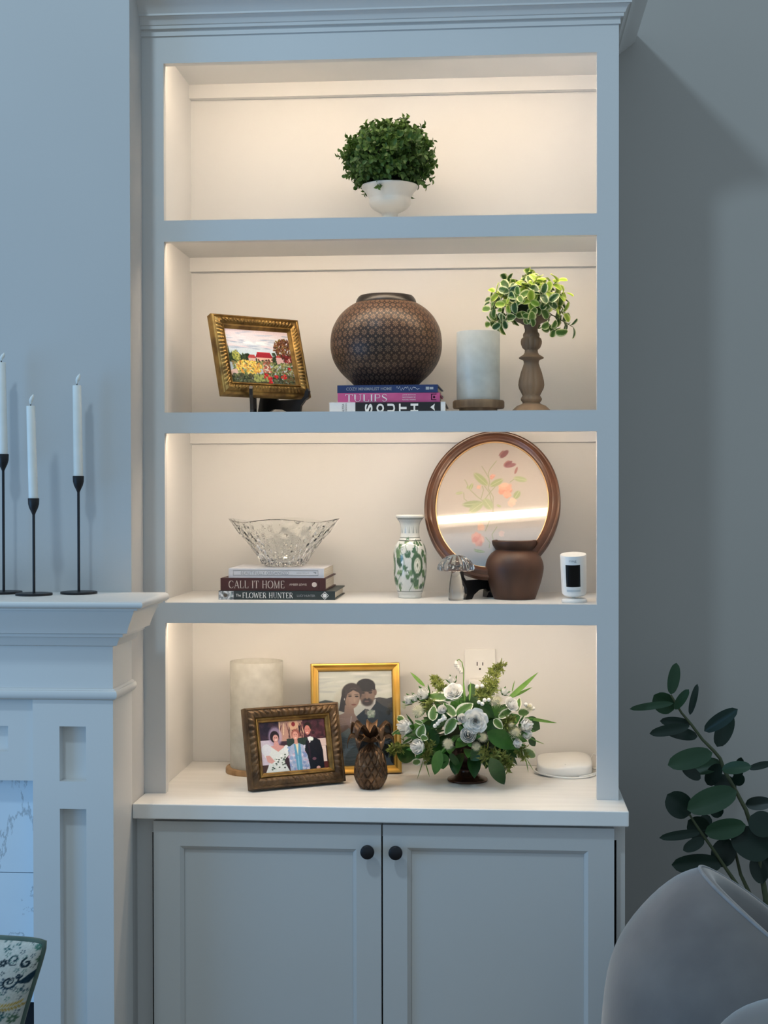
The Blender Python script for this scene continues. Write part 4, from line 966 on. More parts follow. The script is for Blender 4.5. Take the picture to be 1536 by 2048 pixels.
link('lens_window', wrapq(-90-40, -90+27, H*.27, H*.80, rad).xf(TI).mesh('lens_window', 180, False), M['black_gloss'], sk)
lt = text_mb('ring', -.0085, .006, H*.855, H*.925)
lt.v = [(rad(p[2])*math.sin(p[0]/r-.06), -rad(p[2])*math.cos(p[0]/r-.06), p[2]) for p in lt.v]; lt.xf(TI)
me = bpy.data.meshes.new('brand_lettering'); me.from_pydata(lt.v, [], lt.f); link('brand_lettering', me, M['ink_grey'], sk)
sensor = wrapq(-90-38, -90+27, H*.15, H*.20, rad); link('sensor_strip', sensor.xf(TI).mesh('sensor_strip', 180, False), material('pale_grey_plastic', (.52, .56, .58), .4), sk)

# ------------------------------------------------------------------ bronze pineapple box
yp = .080
pc = aty(741.6, 1578, yp); s = spx(pc)
pz = lambda py: aty(741.6, py, yp).z-ZCOUNT
M['pine'] = material('antique_bronze', (.055, .030, .016), .38, .7, vary=(.15, .085, .045), vscale=35, bump=.3, bscale=150)
pn = thing('pineapple_box', 'lidded bronze pineapple with curling metal leaves', 'figurine', (pc.x, yp, ZCOUNT))
pb = smooth_prof([(15/s, 0), (19/s, .0008), (27/s, pz(1566)), (32/s, pz(1554)), (33/s, pz(1545)), (32/s, pz(1532)), (31/s, pz(1528.5))], 10)
pt_ = smooth_prof([(31/s, pz(1528)), (30/s, pz(1522)), (27/s, pz(1511)), (22/s, pz(1501)), (15/s, pz(1494)), (8/s, pz(1489)), (5/s, pz(1484)), (6/s, pz(1478)), (1e-5, pz(1470))], 8)
Hp = pz(1490)
def dia(t, j, r, z):
    u = t*13/(2*PI)*1.0; v = z/Hp*7.0
    a = abs(((u+v*.5) % 1)-.5)*2; b_ = abs(((u-v*.5) % 1)-.5)*2
    return (max(r+(.0030*min(1, 2.6*min(a, b_))-.0022)*min(1, r*s/12), 1e-5), z)
put('body', MB().lathe(pb, seg=260, mod=dia), M['pine'], pn, smooth=40)
put('lid', MB().lathe(pt_, seg=260, mod=dia), M['pine'], pn, smooth=40)
def curl_leaf(az, z0, L, rise, drop, wd):
    nn = 12; pts_ = []
    for i in range(nn+1):
        t = i/nn; pts_.append((.004+L*math.sin(t*PI*.5)**.9, z0+rise*math.sin(min(1, t*1.35)*PI*.5)-drop*max(0, t-.45)**2*3.3))
    vs = []
    for i, (r_, z_) in enumerate(pts_):
        t = i/nn; w_ = wd*(math.sin(PI*min(1, .14+t*.86))**.7)*(1 if t < .98 else .15)
        for k in (-1, -.5, 0, .5, 1): vs.append((r_, k*w_/2, z_-.25*w_*(k*k)*-1 - .003*(1-abs(k))))
    mb = MB().add(vs, [(i*5+k, i*5+k+1, (i+1)*5+k+1, (i+1)*5+k) for i in range(nn) for k in range(4)])
    ob_ = put('leaf', mb.xf(Matrix.Rotation(az, 4, 'Z')), M['pine'], pn, smooth=180)
    md = ob_.modifiers.new('thick', 'SOLIDIFY'); md.thickness = .0012
zl0 = pz(1484)
for k in range(6): curl_leaf(k*PI/3+.05, zl0+.002, .045, .012, .024, .022)
for k in range(5): curl_leaf(k*2*PI/5+PI/2, zl0+.010, .040, .030, .034, .023)

# ------------------------------------------------------------------ white router and its cord
rc_ = atz(1124, 1526, ZCOUNT)
rt = thing('wifi_router', 'low rounded white router with a looped cord beside the flowers', 'router', (rc_.x, .272, ZCOUNT))
def sqc(t, a, b, n=3.6): c_, s_ = math.cos(t), math.sin(t); return (a*math.copysign(abs(c_)**(2/n), c_), b*math.copysign(abs(s_)**(2/n), s_))
lv = [(.90, .001), (.97, .003), (1.0, .008), (1.0, .0225), (.985, .0255), (.95, .0268), (.8, .0285), (.5, .031), (.2, .0325), (.001, .033)]
vs = []; N_ = 64
for k, z in lv:
    for i in range(N_):
        x, y_ = sqc(2*PI*i/N_, .0595*k, .058*k)
        tilt = (.11*(y_+.02) + .0016*math.sin(x*45)) if z > .02 else 0
        vs.append((x, y_, z+tilt))
put('body', MB().add(vs, [(j*N_+i, j*N_+(i+1) % N_, (j+1)*N_+(i+1) % N_, (j+1)*N_+i) for j in range(len(lv)-1) for i in range(N_)]+[tuple(range(N_))]), M['white_plastic'], rt, smooth=45)
put('status_light', MB().lathe([(.0016, 0), (.001, .0006), (1e-5, .0008)], (0, -.044, .0262), 12), M['ink_white'], rt, smooth=180)
loop = []
for i in range(90):
    t = -.35*PI+2*PI*1.72*i/89
    k = 1+.07*math.sin(i*.13)
    loop.append((.068*k*math.cos(t)-.002, min(.066*k*math.sin(t), .068)-.004, .0022+.004*(.5+.5*math.sin(i*.21))))
put('cord', MB().tube(loop, .0018, 8), M['white_plastic'], rt, smooth=180)
arch = [(.058, .045, .020), (.066, .046, .034), (.073, .036, .034), (.0755, .012, .022), (.074, -.015, .010), (.066, -.034, .003)]
put('cord', MB().tube([tuple(p) for p in np.array([np.array(arch[max(0, min(5, int(t)))])*(1-(t % 1))+np.array(arch[min(5, int(t)+1)])*(t % 1) for t in np.linspace(0, 4.999, 24)])], .0018, 8), M['white_plastic'], rt, smooth=180)

# ================================================================== PLANTS
def leaf_w(t, tip):
    if not 0 < t < 1: return .02
    a, b = (.52, .52) if tip > .95 else (.62, .88)
    m = a/(a+b); return (t/m)**a*((1-t)/(1-m))**b
def leaf_mb(L, W, fold=.15, bend=.15, n=8, cols=4, tip=.75, wave=0.):
    """leaf along +y, upper side +z; returns mesh builder and a rim factor per vertex"""
    vs = []; rimf = []
    for i in range(n+1):
        t = i/n
        w = W/2*leaf_w(t, tip)
        y, z = L*t, -bend*L*t*t
        for k in range(cols+1):
            q = 2*k/cols-1
            vs.append((q*w, y, z+abs(q)*w*fold*2+wave*L*math.sin(t*9+q)))
            rimf.append(max(abs(q), abs(2*t-1)**3))
    return MB().add(vs, [(i*(cols+1)+k, i*(cols+1)+k+1, (i+1)*(cols+1)+k+1, (i+1)*(cols+1)+k) for i in range(n) for k in range(cols)]), rimf
def orient(pos, d, nrm, roll=0.):
    d = Vector(d).normalized(); nrm = Vector(nrm); x = d.cross(nrm)
    x = x.normalized() if x.length > 1e-5 else d.orthogonal().normalized()
    z = x.cross(d)
    m = Matrix(((x.x, d.x, z.x, 0), (x.y, d.y, z.y, 0), (x.z, d.z, z.z, 0), (0, 0, 0, 1)))
    if roll: m = m @ Matrix.Rotation(roll, 4, 'Y')
    return Matrix.Translation(pos) @ m
def leaf_material(name, c, c2, rough=.45, vscale=60., transl=.25):
    m = material(name, c, rough, vary=c2, vscale=vscale, spec=.4)
    nt = m.node_tree; b = nt.nodes['Principled BSDF']; out = nt.nodes['Material Output']
    src = b.inputs['Base Color'].links[0].from_socket
    t = nt.nodes.new('ShaderNodeBsdfTranslucent'); mx = nt.nodes.new('ShaderNodeMixShader'); mx.inputs[0].default_value = transl
    nt.links.new(src, t.inputs[0]); nt.links.new(b.outputs[0], mx.inputs[1]); nt.links.new(t.outputs[0], mx.inputs[2]); nt.links.new(mx.outputs[0], out.inputs[0])
    return m
M['box_a'] = leaf_material('boxwood_leaf', (.035, .090, .016), (.080, .15, .028))
M['twig'] = material('thin_stem', (.06, .085, .025), .6, vary=(.10, .11, .04), vscale=40)

# ------------------------------------------------------------------ boxwood ball in a white urn (top niche)
yb = .175
c = aty(779.5, 375, yb); s = spx(c)
uz = lambda py: aty(779.5, py, yb).z-S1
M['urn'] = material('weathered_white_urn', (.62, .60, .55), .7, vary=(.46, .45, .43), vscale=14, bump=.35, bscale=50, band=(.45, .75))
bp = thing('boxwood_topiary', 'clipped green boxwood ball in a weathered white urn', 'plant', (c.x, yb, S1))
up = [(36/s, 0), (36/s, .004), (30/s, .009), (18/s, .016), (15.5/s, uz(444)), (16/s, uz(430)), (17/s, uz(427)), (25/s, uz(423)), (35/s, uz(417)), (41/s, uz(409)), (42/s, uz(403)), (41.5/s, uz(398)), (43.5/s, uz(393)), (49/s, uz(384)), (55/s, uz(377.5)), (57/s, uz(374)), (55.5/s, uz(372)), (51/s, uz(374)), (42/s, uz(390)), (1e-5, uz(392))]
put('urn', MB().lathe(smooth_prof(up, 3), seg=72, mod=lambda t, j, r, z: (r*(1+.006*math.sin(9*t)), z)), M['urn'], bp, smooth=60)
cen = Vector((-.0005, 0, uz(316)))
fol = MB(); lm, _ = leaf_mb(.0125, .0085, .25, .2, 4, 2, 1.0)
def sprig(fol, p, d, n_l, L, lm, sc_=1.):
    d = d.normalized(); q = d.orthogonal().normalized()
    fol.tube([p, p+d*L], .0005, 4, False)
    for i in range(n_l):
        t = (i+.5)/n_l; a = i*2.4+random.random()
        side = (Matrix.Rotation(a, 3, d) @ q)
        ld = (d*(.55+.5*t)+side*.8).normalized()
        m = orient(p+d*L*t, ld, d, random.uniform(-.4, .4)) @ Matrix.Scale(random.uniform(.75, 1.15)*sc_, 4)
        fol.add([m @ Vector(v) for v in lm.v], lm.f)
for i in range(430):
    g = (i+.5)/430; ph = i*2.39996
    zc_ = 1-2*g
    if zc_ < -.80: continue
    rr = math.sqrt(1-zc_*zc_); d = Vector((rr*math.cos(ph), rr*math.sin(ph), zc_))
    ax = Vector((d.x*.092, d.y*.086, d.z*.067))
    if d.z < 0: ax.x *= 1.02
    dd = (d+Vector((random.uniform(-.35, .35), random.uniform(-.35, .35), random.uniform(-.2, .35)))).normalized()
    sprig(fol, cen+ax*random.uniform(.62, .80), dd, random.randint(8, 11), random.uniform(.020, .030), lm)
for i in range(34):
    d = Vector((random.gauss(0, 1), random.gauss(0, 1), random.gauss(.25, .8))).normalized()
    sprig(fol, cen+Vector((d.x*.076, d.y*.072, d.z*.056)), d, 10, .034, lm)
tag(put('foliage', fol, M['box_a'], bp, smooth=180), 'dense small glossy green leaves', kind='stuff')
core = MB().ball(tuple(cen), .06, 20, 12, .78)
put('moss_core', core, material('dark_moss', (.010, .018, .006), .9, vary=(.02, .03, .01), vscale=40), bp, smooth=180)  # dark green ball filling the inside of the foliage

# ------------------------------------------------------------------ variegated greenery on the candlestick
VAR = {}
def var_mat(name, green, green2, rim):
    m = attr_material(name, .42, .4)
    nt = m.node_tree; b = nt.nodes['Principled BSDF']; at = b.inputs['Base Color'].links[0].from_node
    tc = nt.nodes.new('ShaderNodeTexCoord'); n = nt.nodes.new('ShaderNodeTexNoise'); n.inputs['Scale'].default_value = 300
    nt.links.new(tc.outputs['Object'], n.inputs['Vector'])
    a1 = nt.nodes.new('ShaderNodeMath'); a1.operation = 'MULTIPLY_ADD'; a1.inputs[1].default_value = .35
    sp_ = nt.nodes.new('ShaderNodeSeparateColor'); nt.links.new(at.outputs['Color'], sp_.inputs[0])
    nt.links.new(n.outputs[0], a1.inputs[0]); nt.links.new(sp_.outputs[0], a1.inputs[2])
    r = nt.nodes.new('ShaderNodeValToRGB'); e = r.color_ramp.elements
    e[0].position = .35; e[0].color = (*green, 1); e[1].position = 1.02; e[1].color = (*rim, 1)
    k = e.new(.80); k.color = (*green2, 1); k2 = e.new(.93); k2.color = (*rim, 1)
    nt.links.new(a1.outputs[0], r.inputs[0]); nt.links.new(r.outputs[0], b.inputs['Base Color'])
    out = nt.nodes['Material Output']; t = nt.nodes.new('ShaderNodeBsdfTranslucent'); mx = nt.nodes.new('ShaderNodeMixShader'); mx.inputs[0].default_value = .25
    nt.links.new(r.outputs[0], t.inputs[0]); nt.links.new(b.outputs[0], mx.inputs[1]); nt.links.new(t.outputs[0], mx.inputs[2]); nt.links.new(mx.outputs[0], out.inputs[0])
    return m
M['var_dark'] = var_mat('variegated_dark', (.030, .085, .022), (.05, .12, .03), (.55, .60, .36))
M['var_mid'] = var_mat('variegated_mid', (.08, .18, .03), (.14, .25, .05), (.62, .66, .34))
M['var_lime'] = var_mat('variegated_lime', (.22, .36, .03), (.32, .46, .06), (.60, .66, .22))
M['var_rose'] = var_mat('variegated_broad', (.07, .16, .035), (.12, .22, .06), (.72, .74, .60))
def rim_leaf(name, L, W, mat, fold, bend, n=8, cols=6, wave=0., tip=.8):
    mb, rf = leaf_mb(L, W, fold, bend, n, cols, tip, wave)
    me = mb.mesh(name, 180); set_colors(me, np.repeat(np.clip(np.array(rf), 0, 1)[:, None], 3, 1)); me.materials.append(mat); return me
ct_ = CANDLESTICK_TOP
gp = thing('greenery_dome', 'dome of variegated cream edged leaves on the wooden candlestick', 'plant', (ct_.x-.004, ct_.y, ct_.z-.005))
vl = [[rim_leaf('leaf', .024, .017, M[m], f, b, tip=1.0) for f, b in ((.12, .15), (.2, .35))] for m in ('var_dark', 'var_mid', 'var_lime')]
stems = MB()
def place(me, parent, m, name='leaf'):
    o = bpy.data.objects.new(name, me); COL.objects.link(o); o.parent = parent
    loc, rot, scl = m.decompose(); o.location = loc; o.rotation_euler = rot.to_euler(); o.scale = scl
    return o
nl = 0
for i in range(59):
    g = (i+.5)/59; ph = i*2.39996
    zz_ = 1-1.22*g
    rr = math.sqrt(max(0, 1-zz_*zz_)); d = Vector((rr*math.cos(ph), rr*math.sin(ph), zz_))
    end = Vector((d.x*.078, d.y*.066, .012+max(d.z, -.1)*.074))
    if d.z < .15 and abs(d.x) > .55: end.z -= random.uniform(.0, .036); end.x *= 1.06
    elif d.z < .2: end = end*.80
    jx = Vector((random.uniform(-.012, .012), random.uniform(-.010, .010), random.uniform(-.012, .012)))
    end += jx
    st = Vector((d.x*.012, d.y*.012, .006))
    mid = (st+end)/2+Vector((0, 0, .012))
    stems.tube([st, mid, end], .0008, 4)
    kind = 2 if (random.random() < .36 and d.z > .0) else (1 if random.random() < .5 else 0)
    dd = (end-mid).normalized(); q = dd.orthogonal().normalized()
    for k in range(5):
        a = k*2.4+random.random(); t = .45+.55*k/4
        p = mid.lerp(end, t); side = Matrix.Rotation(a, 3, dd) @ q
        ld = (dd*(.35+.5*(k == 4))+side*.9+Vector((0, 0, .1))).normalized()
        nn_ = (dd+Vector((0, -.5, .5))).normalized()
        place(random.choice(vl[kind]), gp, orient(p, ld, nn_, random.uniform(-.5, .5)) @ Matrix.Scale(random.uniform(.75, 1.1), 4)); nl += 1
put('stems', stems, M['twig'], gp)
put('moss_core', MB().ball((0, 0, .012), .040, 16, 10, .55), bpy.data.materials['dark_moss'], gp, smooth=180)  # dark green filler under the leaves

# ------------------------------------------------------------------ flower arrangement
yfl = .175
pc = atz(935, 1560, ZCOUNT); fc = aty(935, 1560, yfl); s = spx(fc)
fa = thing('flower_arrangement', 'white and green artificial flower arrangement in a footed bronze bowl', 'flowers', (fc.x, yfl, ZCOUNT))
fz = lambda py: aty(935, py, yfl).z-ZCOUNT
M['bronze_bowl'] = material('brown_bronze_bowl', (.040, .018, .011), .25, .6, vary=(.075, .035, .02), vscale=12)
put('bowl', MB().lathe(smooth_prof([(40/s, 0), (40.5/s, .003), (38/s, .006), (26/s, .011), (20/s, .018), (19/s, .026), (26/s, .034), (38/s, .048), (44/s, .062), (46/s, .078), (43/s, .079), (38/s, .06), (1e-5, .055)], 4), seg=64), M['bronze_bowl'], fa, smooth=60)
CEN = Vector((0, 0, fz(1465)))
def fpos(px, py, lift=0.):
    """a point of the bouquet's rounded front seen at a pixel"""
    p0 = aty(px, py, yfl)-Vector((fc.x, yfl, ZCOUNT)); dx, dz = p0.x/.160, (p0.z-CEN.z)/.125
    dep = .115*math.sqrt(max(0, 1-min(1, dx*dx+dz*dz)))+lift
    q = aty(px, py, yfl-dep)
    return q-Vector((fc.x, yfl, ZCOUNT)), dep
def LP(x, y): return (775+x/7.585, 1310+y/7.585)
def RP(x, y): return (925+x/7.585, 1310+y/7.585)
def leaf_at(conv, a, b, w, mat, lift=0., fold=.1, bend=.05, rim=False, tip=.8, name='leaf', roll=None, wave=0.):
    pa, da = fpos(*conv(*a), lift); pb, db = fpos(*conv(*b), lift)
    d = pb-pa; L = d.length; W = w/7.585/spx(pa+Vector((fc.x, yfl, ZCOUNT)))
    nn_ = Vector((0, -1, .25))+(pa-CEN)*2
    m = orient(pa, d, nn_, random.uniform(-.25, .25) if roll is None else roll)
    if rim: me = rim_leaf(name, L, W, mat, fold, bend, 10, 8, wave, tip)
    else:
        me = leaf_mb(L, W, fold, bend, 10, 6, tip, wave)[0].mesh(name, 180); me.materials.append(mat)
    return place(me, fa, m, name)
M['leaf_deep'] = leaf_material('deep_green_leaf', (.016, .060, .014), (.028, .095, .022), .4, 30)
M['leaf_mid'] = leaf_material('mid_green_leaf', (.035, .13, .022), (.055, .18, .03), .4, 30)
M['grass'] = leaf_material('grass_blade', (.085, .22, .03), (.14, .28, .06), .45, 30)
M['fern'] = leaf_material('fern_green', (.13, .18, .035), (.24, .28, .07), .6, 60)
BG = random.Random(11)
M['petal'] = leaf_material('white_petal', (.82, .83, .82), (.86, .86, .83), .6, 40, .3)
M['cream'] = leaf_material('cream_floret', (.64, .64, .48), (.72, .70, .56), .7, 60, .3)
for a, b, w in (((740, 1400), (540, 1050), 260), ((420, 1560), (110, 1400), 300), ((800, 1480), (850, 1740), 230), ((950, 1480), (1105, 1735), 110), ((640, 1180), (430, 1400), 160), ((900, 900), (640, 1120), 200), ((560, 760), (420, 960), 150), ((1010, 700), (860, 560), 160)):
    leaf_at(LP, a, b, w, M['leaf_deep'] if random.random() < .7 else M['leaf_mid'], -.016)
leaf_at(LP, (800, 1440), (705, 1835), 180, M['leaf_mid'], .030, roll=0)
for a, b, w in (((960, 970), (1190, 1130), 210), ((270, 750), (480, 950), 170), ((120, 430), (200, 660), 140), ((520, 1000), (380, 1180), 200), ((1010, 1240), (1110, 1390), 120), ((600, 880), (760, 1120), 220), ((300, 1420), (120, 1600), 200)):
    leaf_at(RP, a, b, w, M['leaf_deep'], -.016)
leaf_at(RP, (370, 1170), (870, 1415), 270, M['leaf_mid'], .006)
leaf_at(RP, (420, 1560), (635, 1965), 235, M['leaf_deep'], .050, roll=0, bend=0.)
for a, b, w in (((920, 650), (590, 610), 170), ((860, 690), (1135, 625), 75), ((690, 1000), (700, 760), 165), ((1035, 930), (845, 730), 150), ((1045, 915), (1300, 730), 205), ((1035, 955), (865, 1210), 185), ((480, 1255), (550, 1055), 165), ((500, 1240), (615, 1275), 110), ((260, 1030), (145, 915), 120), ((30, 1245), (185, 1115), 50), ((380, 1250), (210, 1350), 60), ((540, 1040), (400, 990), 70), ((500, 1600), (370, 1650), 120)):
    leaf_at(LP, a, b, w, M['var_rose'], .010, rim=True)
for a, b, w in (((550, 960), (765, 800), 130), ((820, 860), (870, 635), 100), ((835, 870), (1025, 875), 150), ((470, 975), (615, 1120), 140), ((735, 1255), (965, 1395), 90), ((915, 1430), (1130, 1570), 180)):
    leaf_at(RP, a, b, w, M['var_rose'], .010, rim=True)
for cvn, a, b, w in ((LP, (570, 480), (355, 270), 55), (RP, (640, 720), (1128, 285), 75), (RP, (700, 660), (1035, 505), 45), (RP, (940, 950), (1400, 1035), 50), (RP, (1040, 1270), (1220, 1350), 18), (LP, (1180, 700), (1160, 430), 24), (LP, (1240, 700), (1260, 420), 26), (RP, (40, 700), (10, 470), 20), (RP, (110, 690), (125, 420), 24), (LP, (560, 1560), (470, 1880), 16), (LP, (570, 1620), (640, 1840), 18), (RP, (960, 1560), (985, 1760), 16), (RP, (970, 1570), (1060, 1740), 14), (RP, (750, 560), (785, 400), 18), (LP, (1010, 1240), (740, 1560), 30)):
    leaf_at(cvn, a, b, w, M['grass'], .004, name='grass_blade', tip=.6, bend=-.06, roll=0)
lfill = [leaf_mb(.055, .034, .12, .25, 8, 4, .8)[0].mesh('leaf', 180) for _ in range(3)]
for me_, mt_ in zip(lfill, ('leaf_deep', 'leaf_deep', 'leaf_mid')): me_.materials.append(M[mt_])
for k in range(120):
    g = (k+.5)/120; ph = k*2.39996; zz_ = 1-1.62*g; rr = math.sqrt(max(0, 1-zz_*zz_))
    d = Vector((rr*math.cos(ph), rr*math.sin(ph), zz_))
    p = Vector((d.x*.078, d.y*.062, CEN.z-.012+d.z*.052))
    dd = (d+Vector((BG.uniform(-.5, .5), BG.uniform(-.5, .5), BG.uniform(-.5, .3)))).normalized()
    place(BG.choice(lfill), fa, orient(p, dd, (0, -.6, 1), BG.uniform(-.6, .6)) @ Matrix.Scale(BG.uniform(.6, 1.0), 4))
def rose_mesh(R, open_=.5, layers=6):
    mb = MB()
    for l in range(layers):
        n = 3+(l+1)//2; r0 = R*(.10+.88*(l/(layers-1))**.95); h = R*(1.0-.28*l/(layers-1))
        for k in range(n):
            a0 = 2*PI*k/n+l*.7; vs = []
            for i in range(6):
                v = i/5; rad_ = r0*(.35+.65*math.sin(v*PI*.5))*(1+open_*.35*v*v*l/(layers-1)); z = -R*.55+h*1.45*v-(.28*R*v**4*l/(layers-1))
                for j in range(7):
                    u = j/6-.5; half = 1.25*PI/n*2*.62*math.sin(PI*min(1, .25+v*.62))
                    a = a0+u*2*half; zz2 = z-abs(u)**2*R*.55*v
                    vs.append((rad_*math.cos(a), rad_*math.sin(a), zz2))
            mb.add(vs, [(i*7+j, i*7+j+1, (i+1)*7+j+1, (i+1)*7+j) for i in range(5) for j in range(6)])
    return mb
def flower_at(conv, c_, r, kind, tilt=None, lift=.018):
    p, _ = fpos(*conv(*c_), lift); R = 1.12*r/7.585/spx(p+Vector((fc.x, yfl, ZCOUNT)))
    d = (p-CEN)*1.0; d = Vector((d.x, d.y*.8-.03, d.z*.7+.03)) if tilt is None else Vector(tilt)
    m = orient(p, d, (.3, .2, 1)) @ Matrix.Rotation(-PI/2, 4, 'X')
    m = orient(p, d.orthogonal(), d)
    if kind == 'rose': o = place(rose_mesh(R, .5).mesh('rose', 180), fa, m, 'rose'); o.data.materials.append(M['petal'])
    elif kind == 'ranunculus':
        o = place(rose_mesh(R, 1.2, 7).mesh('ranunculus', 180), fa, m, 'ranunculus'); o.data.materials.append(M['petal'])
        e = link('flower_eye', MB().ball((0, 0, R*.30), R*.16, 12, 8).mesh('flower_eye', 180), M['ink_dark'], o)
    elif kind == 'bud':
        mb = rose_mesh(R*1.12, -.5, 5); mb.v = [(a, b_, c2*1.3) for a, b_, c2 in mb.v]
        o = place(mb.mesh('flower_bud', 180), fa, m, 'flower_bud'); o.data.materials.append(M['petal'])
        sp2 = MB()
        for k in range(5):
            a = k*2*PI/5; lf, _ = leaf_mb(R*1.9, R*.6, .3, -.2, 4, 2, .6)
            mm = orient(Vector((R*.35*math.cos(a), R*.35*math.sin(a), -R)), (math.cos(a)*.45, math.sin(a)*.45, 1), (math.cos(a), math.sin(a), 0)); sp2.add([mm @ Vector(v) for v in lf.v], lf.f)
        link('sepals', sp2.mesh('sepals', 180), M['leaf_mid'], o)
    elif kind == 'puff':
        mb = MB().ball((0, 0, 0), R*.45, 10, 8)
        for k in range(150):
            z = 1-1.7*(k+.5)/150; rr = math.sqrt(max(0, 1-z*z)); a = k*2.4; dv = Vector((rr*math.cos(a), rr*math.sin(a), z)); q = dv.orthogonal().normalized()*R*.05
            L_ = R*random.uniform(.85, 1.1); mb.add([dv*R*.4-q, dv*R*.4+q, dv*L_], [(0, 1, 2)])
        o = place(mb.mesh('puff_flower', 180, False), fa, m, 'puff_flower'); o.data.materials.append(M['cream'])
    return o
for c_, r, k in (((1000, 560), 118, 'rose'), ((550, 590), 95, 'bud'), ((275, 1090), 120, 'bud'), ((465, 1390), 115, 'bud'), ((330, 680), 75, 'bud'), ((460, 850), 110, 'puff'), ((920, 1350), 90, 'puff'), ((830, 830), 70, 'bud'), ((420, 650), 60, 'bud'), ((250, 780), 55, 'puff'), ((980, 380), 60, 'bud'), ((1130, 960), 70, 'bud')):
    flower_at(LP, c_, r, k)
for c_, r, k in (((195, 1000), 128, 'ranunculus'), ((85, 1215), 118, 'bud'), ((300, 1245), 85, 'puff'), ((205, 1385), 75, 'puff'), ((515, 700), 115, 'puff'), ((740, 750), 95, 'rose'), ((960, 1070), 105, 'bud'), ((805, 1170), 110, 'puff'), ((975, 1200), 80, 'bud'), ((830, 1340), 70, 'bud'), ((1010, 800), 70, 'puff'), ((640, 560), 55, 'bud'), ((740, 1060), 50, 'puff')):
    flower_at(RP, c_, r, k, tilt=(0, -1, .12) if k == 'ranunculus' else None)
for cvn, x, y in ((LP, 720, 1075), (LP, 790, 1000), (LP, 850, 930), (LP, 830, 980), (LP, 760, 1040), (RP, 250, 715), (RP, 335, 685), (RP, 400, 680), (RP, 300, 740), (RP, 280, 885), (RP, 330, 920), (RP, 215, 850), (RP, 1030, 765), (RP, 960, 750), (RP, 1070, 810), (RP, 220, 480), (RP, 300, 470), (LP, 870, 960)):
    p, _ = fpos(*cvn(x, y), .02); o = place(MB().ball((0, 0, 0), .0042, 10, 8).mesh('berry', 180), fa, Matrix.Translation(p), 'berry'); o.data.materials.append(M['petal'])
# lily of the valley sprig
arc_ = [fpos(*LP(*q), 0.)[0] for q in ((1160, 700), (1150, 450), (1155, 230), (1130, 110), (1085, 65), (1045, 90))]
put('lily_stem', MB().tube(arc_, .0011, 6), M['grass'], fa, smooth=60)
for q in ((1050, 140), (1075, 175), (1100, 205), (1120, 240), (1040, 110)):
    p, _ = fpos(*LP(*q), 0); mb = MB().lathe([(.001, .004), (.0035, .002), (.0042, -.002), (.0050, -.005), (.004, -.0045)], tuple(p), 12); put('lily_bell', mb, M['petal'], fa, smooth=180)
# feathery greens
def feather(pts, n, spread, mat, nm, size=.010):
    mb = MB(); P = [fpos(*q)[0] for q in pts]
    mb.tube(P, .0008, 5)
    for k in range(n):
        t = (k/n)*(len(P)-1.001); i = int(t); p = P[i].lerp(P[i+1], t-i)
        d = Vector((random.gauss(0, 1), random.gauss(0, .7), random.gauss(.35, .8))).normalized(); L_ = spread*random.uniform(.4, 1)*(1-.55*k/n)
        e = p+d*L_; mb.tube([p, e], .00045, 3, False)
        for j in range(5):
            q = p.lerp(e, .3+.17*j); d2 = (d+Vector((random.gauss(0, .8), random.gauss(0, .8), random.gauss(0, .8)))).normalized(); o_ = d2.orthogonal().normalized()*size*.14
            mb.add([q-o_, q+d2*size*.5+o_, q+d2*size, q+d2*size*.4-o_*1.5], [(0, 1, 2, 3)])
    tag(put(nm, mb, mat, fa), kind='stuff')
feather([RP(330, 640), RP(420, 420), RP(520, 250), RP(590, 150)], 90, .026, M['fern'], 'fern_spray')
feather([RP(250, 640), RP(400, 560), RP(480, 420)], 70, .024, M['fern'], 'fern_spray')
feather([RP(330, 1500), RP(520, 1560), RP(660, 1620), RP(700, 1720)], 80, .024, M['fern'], 'fern_spray', .012)
feather([LP(860, 620), LP(760, 440), LP(700, 360)], 60, .020, M['fern'], 'fern_spray')
feather([LP(700, 780), LP(560, 720), LP(640, 640)], 60, .02, M['fern'], 'fern_spray')
feather([LP(240, 1380), LP(120, 1430), LP(40, 1480)], 50, .016, M['fern'], 'fern_spray')
feather([LP(640, 1330), LP(600, 1480), LP(560, 1600)], 50, .016, M['fern'], 'fern_spray')
feather([RP(620, 1000), RP(680, 1080), RP(740, 960)], 60, .02, M['fern'], 'fern_spray')
feather([RP(860, 1380), RP(900, 1480), RP(950, 1560)], 40, .016, M['fern'], 'fern_spray')
for o in list(fa.children):
    if o.type == 'MESH' and o.name.split('.')[0] in ('leaf', 'grass_blade'):
        m_ = Matrix.LocRotScale(o.location, o.rotation_euler, o.scale); lo = min((m_ @ v.co).z for v in o.data.vertices)
        if lo < .0015: o.location.z += .0015-lo
put('foam_core', MB().ball((0, .01, .075), .055, 16, 10, .8), bpy.data.materials['dark_moss'], fa, smooth=180)

